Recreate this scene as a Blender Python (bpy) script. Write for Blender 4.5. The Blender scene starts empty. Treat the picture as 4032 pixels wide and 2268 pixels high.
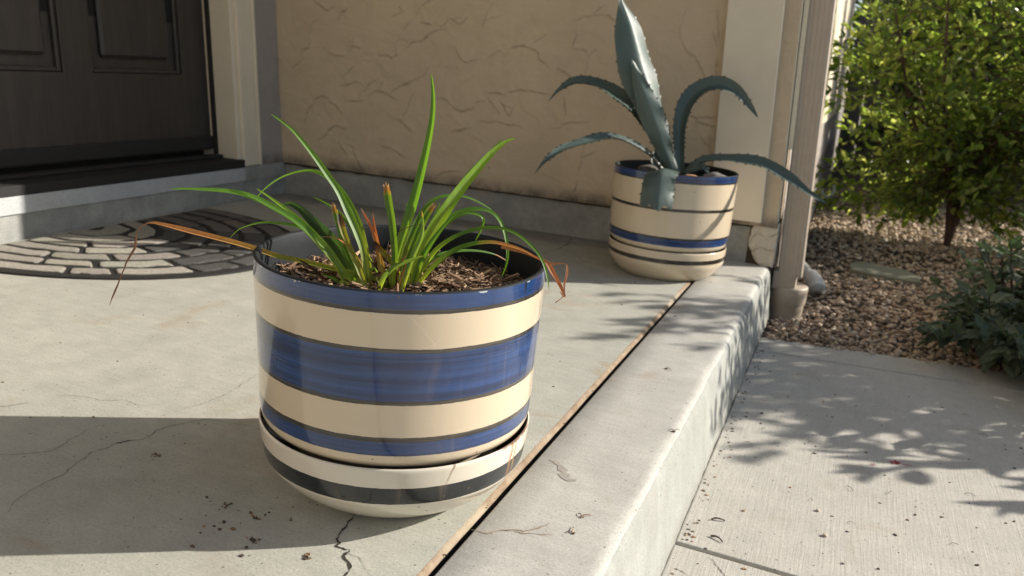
import bpy, bmesh, math, random
import numpy as np
from mathutils import Vector, Matrix, noise
random.seed(7); rng = np.random.default_rng(7)
PI = math.pi
scene = bpy.context.scene
COL = scene.collection
strokes=[[[[-1.3247,0.7125],[-1.3098,0.7031],[-1.29,0.6918],[-1.2753,0.6814],[-1.2548,0.6893]],0.012],[[[-1.2157,0.665],[-1.2103,0.6772],[-1.2002,0.6836]],0.01],[[[-1.3472,0.608],[-1.3439,0.6246],[-1.333,0.6394],[-1.3225,0.6439]],0.006],[[[-1.351,0.5811],[-1.3543,0.5664],[-1.3602,0.5495],[-1.3762,0.5423],[-1.3821,0.5274]],0.005],[[[-1.3857,0.5083],[-1.4022,0.4946],[-1.4186,0.483]],0.005],[[[-1.1542,0.6099],[-1.1658,0.5892],[-1.1714,0.5687],[-1.1769,0.5501]],0.005],[[[-1.169,0.5648],[-1.1492,0.5629]],0.004],[[[-1.2554,0.5331],[-1.2403,0.5299],[-1.2175,0.5303]],0.008],[[[-1.2019,0.4665],[-1.1864,0.4799],[-1.171,0.4933]],0.007],[[[-0.9136,0.6805],[-0.9021,0.7021],[-0.8815,0.7201],[-0.8565,0.7325]],0.005],[[[-0.9444,0.5778],[-0.9256,0.5926],[-0.8908,0.6004],[-0.8548,0.6237]],0.006],[[[-0.9941,0.5611],[-0.9867,0.5931],[-0.9701,0.599],[-0.9466,0.5934]],0.006],[[[-1.0447,0.542],[-1.0254,0.5452],[-1.0111,0.5361],[-0.9943,0.5452]],0.009],[[[-0.9928,0.6789],[-0.9739,0.6875]],0.006],[[[-0.9715,0.4444],[-0.9381,0.461],[-0.9027,0.4776],[-0.8747,0.4895]],0.006],[[[-1.2132,0.4282],[-1.1826,0.4368],[-1.1573,0.4449],[-1.1424,0.4398]],0.006],[[[-1.1128,0.4337],[-1.0927,0.4476],[-1.0729,0.4592]],0.007],[[[-0.9533,0.6419],[-0.9439,0.654]],0.005],[[[-0.8815,0.657],[-0.8655,0.6559]],0.006],[[[-1.1435,0.3969],[-1.1331,0.4143],[-1.118,0.4217],[-1.1003,0.4395]],0.007],[[[-1.0935,0.4092],[-1.0687,0.4193],[-1.0394,0.4155],[-1.0201,0.4068],[-1.0032,0.3999]],0.01],[[[-1.0053,0.4243],[-0.9811,0.4404],[-0.9429,0.4533]],0.006],[[[-1.3797,0.2982],[-1.3704,0.325],[-1.3508,0.3504]],0.008],[[[-1.3287,0.3736],[-1.3022,0.3842],[-1.2791,0.3755]],0.01],[[[-1.2667,0.3616],[-1.2464,0.3527],[-1.2314,0.3392]],0.008],[[[-1.3162,0.2301],[-1.2945,0.2453],[-1.2754,0.2666],[-1.2436,0.2826],[-1.218,0.2764]],0.007],[[[-0.9579,0.3546],[-0.9482,0.3718],[-0.9361,0.4013],[-0.9265,0.4183]],0.005],[[[-0.9726,0.3203],[-0.9583,0.3092],[-0.9439,0.2981]],0.01],[[[-1.174,0.199],[-1.1644,0.174],[-1.1547,0.1555]],0.006],[[[-1.192,0.3742],[-1.1591,0.3769],[-1.1389,0.3806]],0.006],[[[-1.0423,0.2255],[-1.0127,0.2222],[-0.9737,0.2031]],0.006],[[[-1.0587,0.4324],[-1.0511,0.4453]],0.006],[[[-1.2279,0.2085],[-1.2104,0.1886]],0.004],[[[-0.9038,0.5981],[-0.8854,0.6043],[-0.8672,0.6207],[-0.837,0.635],[-0.8101,0.6414]],0.009],[[[-0.8102,0.6541],[-0.7895,0.6689]],0.005],[[[-0.7778,0.6757],[-0.766,0.6738],[-0.7543,0.6806]],0.005],[[[-0.7659,0.6688],[-0.7453,0.6598],[-0.728,0.6755]],0.005],[[[-0.6641,0.6538],[-0.6559,0.674],[-0.6391,0.6834],[-0.6194,0.688]],0.004],[[[-0.656,0.6789],[-0.6479,0.6965],[-0.637,0.7177]],0.003],[[[-0.7561,0.5734],[-0.744,0.5512],[-0.7232,0.5397],[-0.6969,0.5478]],0.006],[[[-0.5673,0.5835],[-0.5606,0.5951],[-0.544,0.5997],[-0.5247,0.6058],[-0.5024,0.6009],[-0.4801,0.5937],[-0.4633,0.5837],[-0.4627,0.569],[-0.4403,0.5557],[-0.4261,0.5419]],0.006],[[[-0.3321,0.6964],[-0.3142,0.7031],[-0.2784,0.7082]],0.005],[[[-0.2764,0.7199],[-0.2642,0.7297]],0.005],[[[-0.2555,0.7115],[-0.2376,0.71],[-0.2166,0.6971],[-0.1959,0.6888]],0.006],[[[-0.3478,0.6172],[-0.3398,0.6415],[-0.338,0.6583]],0.005],[[[-0.338,0.6058],[-0.3063,0.6029],[-0.3006,0.5936]],0.005],[[[-0.305,0.5283],[-0.2984,0.5529],[-0.2922,0.5846],[-0.2776,0.6022]],0.004],[[[-0.8302,0.4123],[-0.8118,0.4151],[-0.7905,0.405],[-0.7722,0.3907],[-0.754,0.3817],[-0.7359,0.3767],[-0.7151,0.3864],[-0.6944,0.3921],[-0.6858,0.4111],[-0.6624,0.4182],[-0.6393,0.4278]],0.007],[[[-0.6281,0.4467],[-0.6021,0.4488],[-0.5848,0.445]],0.008],[[[-0.5678,0.4515],[-0.5397,0.4613],[-0.5117,0.466],[-0.4781,0.4636],[-0.4199,0.4581]],0.006],[[[-0.6333,0.4232],[-0.6185,0.4089],[-0.6066,0.3944]],0.005],[[[-0.5869,0.4141],[-0.5779,0.402],[-0.5689,0.3873]],0.005],[[[-0.5782,0.4123],[-0.5608,0.4061]],0.005],[[[-0.3853,0.5373],[-0.3689,0.5311],[-0.3442,0.5182]],0.009],[[[-0.3674,0.44],[-0.3634,0.4129]],0.004],[[[-0.9041,0.4728],[-0.8886,0.4844],[-0.8732,0.5013],[-0.861,0.5152]],0.006],[[[-0.6251,0.5712],[-0.6111,0.5796]],0.005],[[[-0.4649,0.6275],[-0.4517,0.6355]],0.006],[[[-0.757,0.3793],[-0.7329,0.3775],[-0.6944,0.3913]],0.006],[[[-0.5781,0.4077],[-0.5719,0.3928],[-0.5601,0.3809],[-0.5465,0.4052]],0.005],[[[-0.6612,0.3523],[-0.6376,0.3505],[-0.6085,0.3558],[-0.5852,0.3527],[-0.5563,0.3489],[-0.5335,0.3511],[-0.519,0.3447]],0.006],[[[-0.7623,0.3097],[-0.7412,0.3144],[-0.7142,0.3223]],0.008],[[[-0.4044,0.3516],[-0.3773,0.3593],[-0.3615,0.3721],[-0.3346,0.3771],[-0.2972,0.3818]],0.004],[[[-0.3079,0.2234],[-0.3011,0.2499],[-0.2981,0.2961],[-0.3007,0.3464]],0.003],[[[-0.8354,0.1436],[-0.8104,0.1604],[-0.7733,0.1702],[-0.7425,0.1723]],0.004],[[[-0.2836,0.2773],[-0.2731,0.2822]],0.005],[[[-0.316,0.168],[-0.3138,0.1787]],0.006],[[[-0.011,0.6709],[-0.0082,0.7004],[-0.0003,0.7299]],0.004],[[[-0.009,0.6678],[0.0043,0.6324],[0.023,0.6138],[0.0449,0.5987],[0.0648,0.567],[0.0776,0.538]],0.004],[[[0.0383,0.4321],[0.0595,0.4289]],0.005],[[[0.0836,0.431],[0.1007,0.4326]],0.01],[[[0.0748,0.4132],[0.0958,0.41],[0.1099,0.4063]],0.006],[[[0.0978,0.7246],[0.1067,0.6642]],0.012],[[[0.1068,0.5895],[0.1075,0.5633]],0.012],[[[0.107,0.3615],[0.1124,0.3207]],0.016],[[[0.0899,0.3598],[0.1051,0.3441]],0.012],[[[0.0933,0.6635],[0.0976,0.654]],0.006]]
C=[0.49912,-0.87924,0.5457]
F=[-0.35581,0.89669,-0.26332]
R=[0.91977,0.38592,0.07135]
U=[-0.1656,0.2168,0.96207]
f=2060.2039467610307
blades=[["green",[[-0.0228,-0.0423,0.2646],[-0.0281,-0.0413,0.2917],[-0.0331,-0.0407,0.314],[-0.0409,-0.0417,0.3337],[-0.0529,-0.0443,0.3575],[-0.0648,-0.0469,0.3811],[-0.0771,-0.0524,0.4002],[-0.0911,-0.0591,0.4212],[-0.1048,-0.0658,0.4398],[-0.1181,-0.0727,0.455],[-0.1363,-0.0831,0.469]],0.008,[1,0.3,0.3]],["green",[[-0.0237,-0.0323,0.2622],[-0.0358,-0.0205,0.2862],[-0.0503,-0.0095,0.3106],[-0.0653,0.0001,0.3331],[-0.0851,0.0084,0.3556],[-0.1066,0.0147,0.3737],[-0.1347,0.022,0.3865],[-0.1627,0.0245,0.3891],[-0.2012,0.0241,0.3772],[-0.2309,0.0229,0.3575],[-0.2509,0.0222,0.3367]],0.0067,[0.6,0.8,0]],["green",[[-0.0457,-0.0519,0.2628],[-0.0605,-0.0547,0.2915],[-0.0762,-0.0595,0.3108],[-0.0916,-0.0646,0.3278],[-0.1127,-0.0727,0.3454],[-0.1414,-0.0879,0.3627],[-0.1568,-0.0989,0.371],[-0.1748,-0.113,0.3759],[-0.2056,-0.1396,0.3779],[-0.2233,-0.1556,0.3778]],0.0084,[0.8,0.6,0.2]],["lime",[[-0.0353,-0.0476,0.2636],[-0.0494,-0.051,0.2808],[-0.0635,-0.0544,0.2979],[-0.0797,-0.0585,0.317],[-0.0978,-0.0635,0.3359],[-0.1153,-0.0693,0.3502],[-0.1366,-0.0768,0.3654],[-0.157,-0.0844,0.3787]],0.0061,[0.9,0.5,0]],["green",[[-0.0415,-0.0502,0.2632],[-0.063,-0.0429,0.284],[-0.0833,-0.0376,0.301],[-0.1055,-0.0338,0.316],[-0.1286,-0.033,0.3249],[-0.1569,-0.0332,0.3264],[-0.1904,-0.0349,0.3237],[-0.2178,-0.0379,0.3144],[-0.2299,-0.0397,0.3061],[-0.2395,-0.0413,0.295]],0.008,[0.3,1,0]],["dark",[[-0.0406,-0.0393,0.2609],[-0.0599,-0.0313,0.2845],[-0.0782,-0.0252,0.3043],[-0.1002,-0.0217,0.3196],[-0.1234,-0.0171,0.3323],[-0.1468,-0.0125,0.3453],[-0.1648,-0.0117,0.3496],[-0.1767,-0.0132,0.3439]],0.0145,[1,0.5,-0.3]],["green",[[-0.0237,-0.0323,0.2622],[-0.0451,-0.0171,0.2984],[-0.0611,-0.01,0.3186],[-0.0795,-0.0036,0.3341],[-0.0968,0.001,0.3454],[-0.1187,0.004,0.3541],[-0.1414,0.0055,0.36]],0.0047,[0.9,0.6,0]],["stub",[[-0.029,-0.0449,0.2641],[-0.0387,-0.0431,0.2833],[-0.0504,-0.0422,0.3023],[-0.0625,-0.0408,0.3235],[-0.0693,-0.0391,0.3385],[-0.0761,-0.0374,0.3534],[-0.0805,-0.0363,0.363]],0.0057,[1,0.2,0]],["stubolive",[[-0.0197,-0.0515,0.2672],[-0.0288,-0.0502,0.2841],[-0.038,-0.0489,0.3009],[-0.0524,-0.0478,0.3239],[-0.0606,-0.0461,0.3408],[-0.0661,-0.0442,0.3546]],0.0063,[1,0.2,0.2]],["orange",[[-0.0071,-0.0357,0.2658],[-0.0123,-0.0314,0.2876],[-0.0188,-0.0276,0.3092],[-0.0263,-0.025,0.3285],[-0.0367,-0.0241,0.3454],[-0.0484,-0.0239,0.3618]],0.0054,[1,0.2,0]],["orange",[[-0.0089,-0.0261,0.2633],[-0.0148,-0.022,0.2852],[-0.0229,-0.0188,0.3069],[-0.0299,-0.0158,0.3265],[-0.0353,-0.0135,0.3417],[-0.0395,-0.0108,0.3566]],0.005,[1,0.2,0]],["stub",[[0.0079,-0.0301,0.2648],[0.0052,-0.0274,0.2943],[0.0015,-0.0253,0.3234],[-0.0034,-0.024,0.35],[-0.0093,-0.0235,0.3741],[-0.0142,-0.023,0.3948]],0.0076,[1,0.2,0]],["green",[[0.0037,-0.0318,0.2645],[0.0027,-0.0251,0.2887],[0.0045,-0.0166,0.3154],[0.0079,-0.0067,0.3445],[0.012,0.0061,0.3824],[0.0143,0.0174,0.418],[0.0153,0.027,0.4491],[0.0146,0.0351,0.4778],[0.0105,0.0412,0.504],[0.0043,0.0454,0.5268]],0.0109,[1,0.2,-0.3]],["green",[[0.0037,-0.0318,0.2645],[-0.0012,-0.0203,0.2824],[-0.0046,-0.0049,0.3048],[-0.0066,0.0083,0.3283],[-0.0082,0.0187,0.3502],[-0.0119,0.0254,0.3666]],0.006,[1,0.1,0]],["lime",[[0.0194,-0.0253,0.2657],[0.0232,-0.0159,0.2925],[0.0295,-0.0061,0.3174],[0.0381,0.0044,0.3413],[0.0501,0.0175,0.3699],[0.0596,0.0365,0.3941],[0.0698,0.0547,0.4154],[0.0805,0.0726,0.4359],[0.0929,0.0884,0.4508],[0.1019,0.0964,0.4547]],0.0128,[1,0.3,0.4]],["green",[[0.0367,0.0586,0.3759],[0.0477,0.0659,0.3954],[0.0589,0.0729,0.4126],[0.0702,0.0797,0.4285],[0.0796,0.0853,0.4419],[0.0868,0.0895,0.4515]],0.008,[1,0.3,0.3]],["green",[[0.0048,-0.0203,0.2644],[-0.0039,0.0081,0.2977],[-0.0058,0.0308,0.3224],[-0.0059,0.0488,0.3414],[-0.0023,0.0632,0.357],[0.0051,0.074,0.3669],[0.0178,0.0859,0.3715],[0.0356,0.0994,0.3702],[0.0525,0.1106,0.3631],[0.0679,0.1201,0.3534]],0.0081,[0.6,1,0]],["green",[[0.0173,-0.0262,0.2655],[0.0185,-0.0119,0.2886],[0.0225,0.0027,0.31],[0.0285,0.0185,0.3318],[0.04,0.0346,0.3487],[0.0532,0.0484,0.3592],[0.069,0.0582,0.3642],[0.0862,0.0661,0.3622],[0.0982,0.0694,0.3528],[0.1069,0.0698,0.3373],[0.113,0.0681,0.3168],[0.1141,0.0647,0.2983],[0.1096,0.0588,0.278]],0.0074,[0.7,0.9,0.2]],["green",[[0.0215,-0.0244,0.2658],[0.0197,0.0044,0.2926],[0.021,0.0291,0.3146],[0.0255,0.0537,0.3354],[0.0385,0.0687,0.3496],[0.0516,0.0795,0.3547],[0.0669,0.0884,0.3494],[0.0664,0.0874,0.336],[0.0599,0.084,0.3171]],0.0071,[1,0.4,0.2]],["green",[[0.0236,-0.0235,0.266],[0.0354,-0.0101,0.2957],[0.0464,0.0007,0.3176],[0.0647,0.0129,0.3345],[0.0861,0.0245,0.345],[0.1101,0.0315,0.3496],[0.1314,0.0338,0.3477],[0.1517,0.0334,0.3386],[0.1709,0.0306,0.3244],[0.1828,0.0249,0.3079],[0.1919,0.0161,0.2873]],0.0063,[0.6,1,0]],["tipdry",[[0.0277,-0.0218,0.2663],[0.0441,-0.0071,0.2941],[0.0618,0.0058,0.3143],[0.081,0.0168,0.3258],[0.1054,0.0282,0.3314],[0.1291,0.0369,0.3291],[0.1491,0.0431,0.3233],[0.1675,0.0479,0.3148]],0.0073,[0.7,1,0]],["dry",[[0.1189,0.0321,0.3265],[0.143,0.0404,0.3222],[0.163,0.0467,0.3166],[0.1787,0.0513,0.3112],[0.1954,0.0583,0.3125],[0.1987,0.0561,0.3006],[0.1979,0.0522,0.2884],[0.1997,0.0491,0.2752],[0.1918,0.0432,0.2658]],0.0068,[0.8,0.8,0.3]],["dryo",[[0.1657,0.0528,0.3147],[0.1745,0.0532,0.3102],[0.1835,0.051,0.2992],[0.1935,0.05,0.2869],[0.2009,0.0493,0.2742],[0.1948,0.0483,0.2793]],0.0055,[1,0.2,0.3]],["tipred",[[0.0215,-0.0244,0.2658],[0.0245,-0.0034,0.2831],[0.0294,0.0151,0.2968],[0.0369,0.03,0.3043],[0.0508,0.0491,0.3078],[0.0693,0.0712,0.3071],[0.0874,0.0906,0.3014],[0.101,0.1039,0.2915]],0.0061,[0.6,1,0]],["pale",[[0.0248,-0.0439,0.2709],[0.0266,-0.0374,0.2906],[0.0301,-0.0296,0.3125],[0.0356,-0.0209,0.3346],[0.0351,-0.0167,0.3498],[0.0311,-0.0132,0.3668]],0.0062,[1,0.2,0]],["stub",[[0.0121,-0.0283,0.2651],[0.0112,-0.0191,0.2842],[0.0132,-0.0063,0.3079],[0.0166,0.0088,0.3351],[0.0213,0.0221,0.3573],[0.0257,0.0298,0.3686]],0.0062,[1,0.3,0]],["green",[[0.0146,-0.0168,0.2629],[0.0175,0.0071,0.3084],[0.0223,0.0224,0.335],[0.0256,0.0338,0.3551],[0.027,0.0421,0.3707]],0.006,[1,0.2,0]],["green",[[0.0246,-0.0231,0.2661],[0.0349,-0.015,0.3082],[0.0447,-0.0071,0.3314],[0.0558,0.0034,0.352],[0.0666,0.0118,0.366]],0.0063,[1,0.4,0.2]],["drybrown",[[0.0023,-0.0318,0.2666],[-0.0017,-0.0349,0.283],[-0.0035,-0.0372,0.3018],[0.0019,-0.0366,0.3186],[0.0084,-0.0335,0.3373],[0.0185,-0.0296,0.346],[0.0345,-0.0249,0.3521],[0.0466,-0.0239,0.3476]],0.002,[1,0.2,0]],["orange",[[-0.0144,-0.0388,0.2653],[-0.0303,-0.039,0.2862],[-0.0367,-0.0384,0.2967],[-0.0484,-0.0414,0.3095],[-0.0573,-0.0484,0.3214],[-0.0674,-0.0572,0.3269],[-0.0783,-0.0682,0.3275]],0.0029,[0.7,0.8,0]],["drybrown",[[0.0268,-0.043,0.2711],[0.0322,-0.0376,0.2823],[0.0303,-0.0352,0.293],[0.0217,-0.0398,0.2891],[0.0162,-0.0469,0.2724],[0.0056,-0.0507,0.2737]],0.0016,[1,0.2,0]],["orange",[[0.0176,-0.0469,0.2703],[0.0202,-0.0433,0.2792],[0.0228,-0.0377,0.2946],[0.0253,-0.0322,0.31]],0.0031,[1,0.2,0]],["longdry",[[0.0028,-0.0305,0.2703],[-0.0238,-0.0386,0.2787],[-0.0613,-0.0518,0.2844],[-0.1037,-0.0665,0.2917],[-0.1317,-0.0766,0.2952],[-0.1604,-0.0858,0.3026],[-0.1912,-0.0961,0.3092],[-0.236,-0.1115,0.3172],[-0.2738,-0.1244,0.3243],[-0.2866,-0.1295,0.3243],[-0.2947,-0.1345,0.3179],[-0.2975,-0.1387,0.3077],[-0.2956,-0.1403,0.2997],[-0.2963,-0.1434,0.2901],[-0.3016,-0.1488,0.2787],[-0.3038,-0.153,0.2675],[-0.3065,-0.1572,0.2568],[-0.3079,-0.1609,0.2462],[-0.3112,-0.1659,0.2335],[-0.3135,-0.1699,0.2228]],0.0059,[0.7,0.8,0]],["green",[[-0.0474,-0.0533,0.2605],[-0.0576,-0.0545,0.2703],[-0.067,-0.0566,0.2756],[-0.0802,-0.0609,0.279]],0.0036,[1,0.5,0]]]
agave=[["main",[[0.0481,1.4301,0.2848],[0.0407,1.4281,0.3156],[0.0114,1.4171,0.3793],[-0.0178,1.406,0.4459],[-0.0469,1.3948,0.5152],[-0.0716,1.385,0.5727],[-0.0907,1.3776,0.6261],[-0.1108,1.3694,0.6788],[-0.1318,1.3603,0.7218],[-0.1422,1.3557,0.744]],0.1093,[1,0.1,0.48]],["front",[[0.0487,1.4081,0.2849],[0.0277,1.3964,0.3321],[0.0004,1.381,0.3915],[-0.0265,1.3664,0.4498],[-0.0537,1.3548,0.5071],[-0.0749,1.3456,0.5531],[-0.0852,1.3411,0.5796]],0.065,[1,0.1,-0.15]],["arch",[[0.0299,1.4225,0.2834],[-0.0029,1.4279,0.3461],[-0.0361,1.4275,0.3896],[-0.0762,1.4237,0.4307],[-0.1189,1.417,0.4658],[-0.17,1.413,0.4944],[-0.2184,1.4047,0.5081],[-0.2643,1.3924,0.5057],[-0.299,1.3776,0.4806],[-0.3233,1.3646,0.4495]],0.0376,[0.7,0.8,-0.1]],["low",[[0.0306,1.4217,0.2796],[-0.0125,1.395,0.324],[-0.0528,1.3682,0.3505],[-0.0948,1.3387,0.369],[-0.1333,1.3066,0.3687],[-0.1778,1.2627,0.3527],[-0.2206,1.2181,0.3331],[-0.2504,1.1764,0.3012],[-0.2645,1.1453,0.2689]],0.0252,[0.6,0.9,0]],["arch",[[0.0632,1.4354,0.2821],[0.0423,1.4628,0.3722],[0.0372,1.4789,0.4179],[0.0412,1.499,0.4644],[0.0622,1.5198,0.5028],[0.0932,1.5303,0.5233],[0.1303,1.5388,0.5285],[0.1705,1.5424,0.5151],[0.206,1.5387,0.4854],[0.2385,1.5321,0.4508]],0.0394,[0.9,0.5,-0.3]],["low",[[0.077,1.4423,0.287],[0.1137,1.4533,0.3217],[0.1688,1.4633,0.3328],[0.2251,1.4704,0.3326],[0.2823,1.4739,0.3252],[0.3465,1.4657,0.2989],[0.4021,1.4557,0.2706],[0.4568,1.4476,0.2475]],0.0346,[0.75,0.8,0]],["cut",[[0.0556,1.3768,0.2828],[0.0559,1.3042,0.2971],[0.054,1.2559,0.3078],[0.0552,1.2215,0.3009],[0.0556,1.2068,0.2735],[0.0571,1.1991,0.2455],[0.0591,1.192,0.2183]],0.0857,[1,0.3,0,1]],["small",[[-0.0025,1.4633,0.276],[-0.0172,1.4698,0.318],[-0.0257,1.4714,0.335]],0.0322,[1,0.3,0]],["pale",[[0.0668,1.4369,0.2824],[0.093,1.4355,0.2954],[0.1186,1.4377,0.3059],[0.1415,1.4368,0.295]],0.0235,[0.7,0.7,0]]]
cracks=[[[[0.011,-0.1164],[0.0176,-0.1499],[0.0202,-0.1676],[0.0302,-0.1742],[0.0314,-0.1799],[0.0428,-0.1826],[0.0475,-0.18],[0.0509,-0.1914],[0.0616,-0.2027],[0.0695,-0.2223],[0.0767,-0.239]],0.0026],[[[0.0428,-0.1826],[0.0637,-0.1886],[0.0776,-0.1981],[0.0926,-0.2097]],0.0006],[[[-0.3369,-0.3171],[-0.3434,-0.2985],[-0.3545,-0.2844],[-0.3596,-0.2601],[-0.3648,-0.2377],[-0.3608,-0.2189],[-0.3711,-0.1906],[-0.3743,-0.1709],[-0.38,-0.1519],[-0.3731,-0.1363],[-0.3737,-0.1209],[-0.3626,-0.1006],[-0.3527,-0.0864],[-0.3575,-0.0572],[-0.3464,-0.0257],[-0.3395,-0.0152],[-0.3234,0.0039],[-0.2804,0.0121],[-0.2469,0.0236]],0.0009],[[[-0.4977,-0.2296],[-0.4717,-0.2178],[-0.451,-0.2018],[-0.4283,-0.177],[-0.4333,-0.1489],[-0.4388,-0.1154],[-0.4354,-0.0805]],0.0008],[[[-0.3737,-0.1209],[-0.3699,-0.1131],[-0.3626,-0.1006]],0.003],[[[-0.3145,1.4074],[-0.2991,1.4826],[-0.3,1.5996],[-0.3228,1.6907]],0.0025],[[[-0.605,-0.1196],[-0.5853,-0.0879]],0.001],[[[-0.5773,-0.0527],[-0.545,-0.0322],[-0.5016,-0.0252],[-0.4772,-0.0098],[-0.4333,-0.017]],0.0006],[[[-0.3786,0.0123],[-0.3665,0.081],[-0.3818,0.1855]],0.0006]]
stains=[[[[0.1498,-0.072],[0.1709,-0.0704],[0.1855,-0.0545],[0.2031,-0.0446],[0.219,-0.0304],[0.2283,-0.012]],0.0025],[[[0.1855,-0.0545],[0.2048,-0.0488],[0.2239,-0.0432],[0.2423,-0.0355]],0.0015],[[[0.1694,0.148],[0.1851,0.1392],[0.1999,0.1235],[0.2092,0.1053],[0.2236,0.1071]],0.01]]
pot2=[0.0496,1.4308,0.0]
SHUTTLE = None
# ------------------------------------------------------------------ camera
cd = bpy.data.cameras.new("camera"); cam = bpy.data.objects.new("camera", cd); COL.objects.link(cam)
cd.sensor_width = 36.0; cd.lens = f/2576*36; cd.clip_start = .02; cd.clip_end = 200
cam.matrix_world = Matrix(((R[0],U[0],-F[0],C[0]),(R[1],U[1],-F[1],C[1]),(R[2],U[2],-F[2],C[2]),(0,0,0,1)))
cd.dof.use_dof = True; cd.dof.focus_distance = 1.0; cd.dof.aperture_fstop = 8.0
scene.camera = cam
# ------------------------------------------------------------------ light
SUN_EL = 25.5; SDX, SDY = .857, .515
w = bpy.data.worlds.new("World"); scene.world = w; w.use_nodes = True
nt = w.node_tree; nt.nodes.clear()
sky = nt.nodes.new("ShaderNodeTexSky"); sky.sky_type = 'NISHITA'; sky.sun_disc = False
sky.sun_elevation = math.radians(SUN_EL); sky.sun_rotation = math.atan2(SDX, SDY)
bg = nt.nodes.new("ShaderNodeBackground"); bg.inputs[1].default_value = .095
wo = nt.nodes.new("ShaderNodeOutputWorld"); nt.links.new(sky.outputs[0], bg.inputs[0]); nt.links.new(bg.outputs[0], wo.inputs[0])
sl = bpy.data.lights.new("sun", 'SUN'); sl.energy = 5.0; sl.angle = math.radians(.53); sl.color = (1, .93, .83)
so = bpy.data.objects.new("sun", sl); COL.objects.link(so)
ce = math.cos(math.radians(SUN_EL)); n_ = math.hypot(SDX, SDY)
sd = Vector((SDX/n_*ce, SDY/n_*ce, math.sin(math.radians(SUN_EL))))
so.rotation_euler = sd.to_track_quat('Z', 'Y').to_euler(); so.location = sd*8
vs = scene.view_settings; vs.view_transform = 'Standard'; vs.look = 'None'; vs.exposure = .64; vs.gamma = 1; vs.use_curve_mapping = False
scene.cycles.max_bounces = 8; scene.cycles.diffuse_bounces = 5; scene.cycles.transmission_bounces = 5
try: scene.cycles.use_denoising = True
except Exception: pass

# ------------------------------------------------------------------ helpers
def link_obj(name, me, mats, parent=None):
    o = bpy.data.objects.new(name, me); COL.objects.link(o)
    if mats is not None:
        for m in (mats if isinstance(mats, (list, tuple)) else [mats]): me.materials.append(m)
    if parent: o.parent = parent
    return o
def tag(o, label=None, cat=None, group=None, kind=None):
    if label: o['label'] = label
    if cat: o['category'] = cat
    if group: o['group'] = group
    if kind: o['kind'] = kind
    return o
def thing(name, label, cat, loc=(0,0,0), group=None):
    o = bpy.data.objects.new(name, None); COL.objects.link(o); o.location = loc; o.empty_display_size = .05
    return tag(o, label, cat, group)
def from_bm(name, bm, mats, parent=None, smooth=False):
    me = bpy.data.meshes.new(name); bm.normal_update(); bm.to_mesh(me); bm.free()
    if smooth: me.polygons.foreach_set('use_smooth', [True]*len(me.polygons))
    return link_obj(name, me, mats, parent)
def np_mesh(name, V, Fc, mats, parent=None, smooth=False, cols=None, mi=None):
    """V (n,3); Fc (m,k) array of equal size faces"""
    V = np.asarray(V, dtype=np.float32); Fc = np.asarray(Fc, dtype=np.int32)
    me = bpy.data.meshes.new(name); m, k = Fc.shape
    me.vertices.add(len(V)); me.vertices.foreach_set('co', V.ravel())
    me.loops.add(m*k); me.loops.foreach_set('vertex_index', Fc.ravel())
    me.polygons.add(m); me.polygons.foreach_set('loop_start', np.arange(0, m*k, k, dtype=np.int32))
    me.polygons.foreach_set('loop_total', np.full(m, k, dtype=np.int32))
    me.update(calc_edges=True); me.validate()
    if smooth: me.polygons.foreach_set('use_smooth', np.ones(len(me.polygons), dtype=bool))
    if cols is not None:
        a = me.color_attributes.new('col', 'FLOAT_COLOR', 'POINT')
        c = np.ones((len(V), 4), dtype=np.float32); c[:, :3] = cols; a.data.foreach_set('color', c.ravel())
    o = link_obj(name, me, mats, parent)
    if mi is not None: me.polygons.foreach_set('material_index', mi)
    return o
LX, LY = .0421, .0145
def lean(v): return (v[0]-LX*v[2], v[1]-LY*v[2], v[2])
def add_box(bm, x0, x1, y0, y1, z0, z1, ln=False, bev=0, mi=0, seg=2):
    vs_ = [(x, y, z) for x in (x0, x1) for y in (y0, y1) for z in (z0, z1)]
    if ln: vs_ = [lean(v) for v in vs_]
    v = [bm.verts.new(p) for p in vs_]
    fs = [bm.faces.new([v[i] for i in q]) for q in ((0,1,3,2),(4,6,7,5),(0,4,5,1),(2,3,7,6),(0,2,6,4),(1,5,7,3))]
    for q in fs: q.material_index = mi
    if bev:
        es = list({e for q in fs for e in q.edges})
        bmesh.ops.bevel(bm, geom=es, offset=bev, segments=seg, affect='EDGES', profile=.5)
def box(name, d, mat, parent=None, ln=False, bev=0):
    bm = bmesh.new(); add_box(bm, *d, ln=ln, bev=bev); return from_bm(name, bm, mat, parent)
def prism(name, poly, z0, z1, mat, parent=None, bev=0):
    bm = bmesh.new(); a = [bm.verts.new((x, y, z1)) for x, y in poly]; b = [bm.verts.new((x, y, z0)) for x, y in poly]
    top = bm.faces.new(a); bm.faces.new(b[::-1]); n = len(poly)
    for i in range(n): bm.faces.new((a[i], b[i], b[(i+1) % n], a[(i+1) % n]))
    bmesh.ops.recalc_face_normals(bm, faces=bm.faces)
    if bev: bmesh.ops.bevel(bm, geom=list(top.edges), offset=bev, segments=3, affect='EDGES', profile=.5)
    return from_bm(name, bm, mat, parent)
def spin(name, prof, mat, parent=None, seg=160, closed=False):
    n = len(prof); V = []; Fc = []
    for s in range(seg):
        a = 2*PI*s/seg; c_, s_ = math.cos(a), math.sin(a)
        V += [(r*c_, r*s_, z) for r, z in prof]
    for s in range(seg):
        t = (s+1) % seg
        for i in range(n-1): Fc.append((s*n+i, t*n+i, t*n+i+1, s*n+i+1))
    return np_mesh(name, V, Fc, mat, parent, smooth=True)
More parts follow.
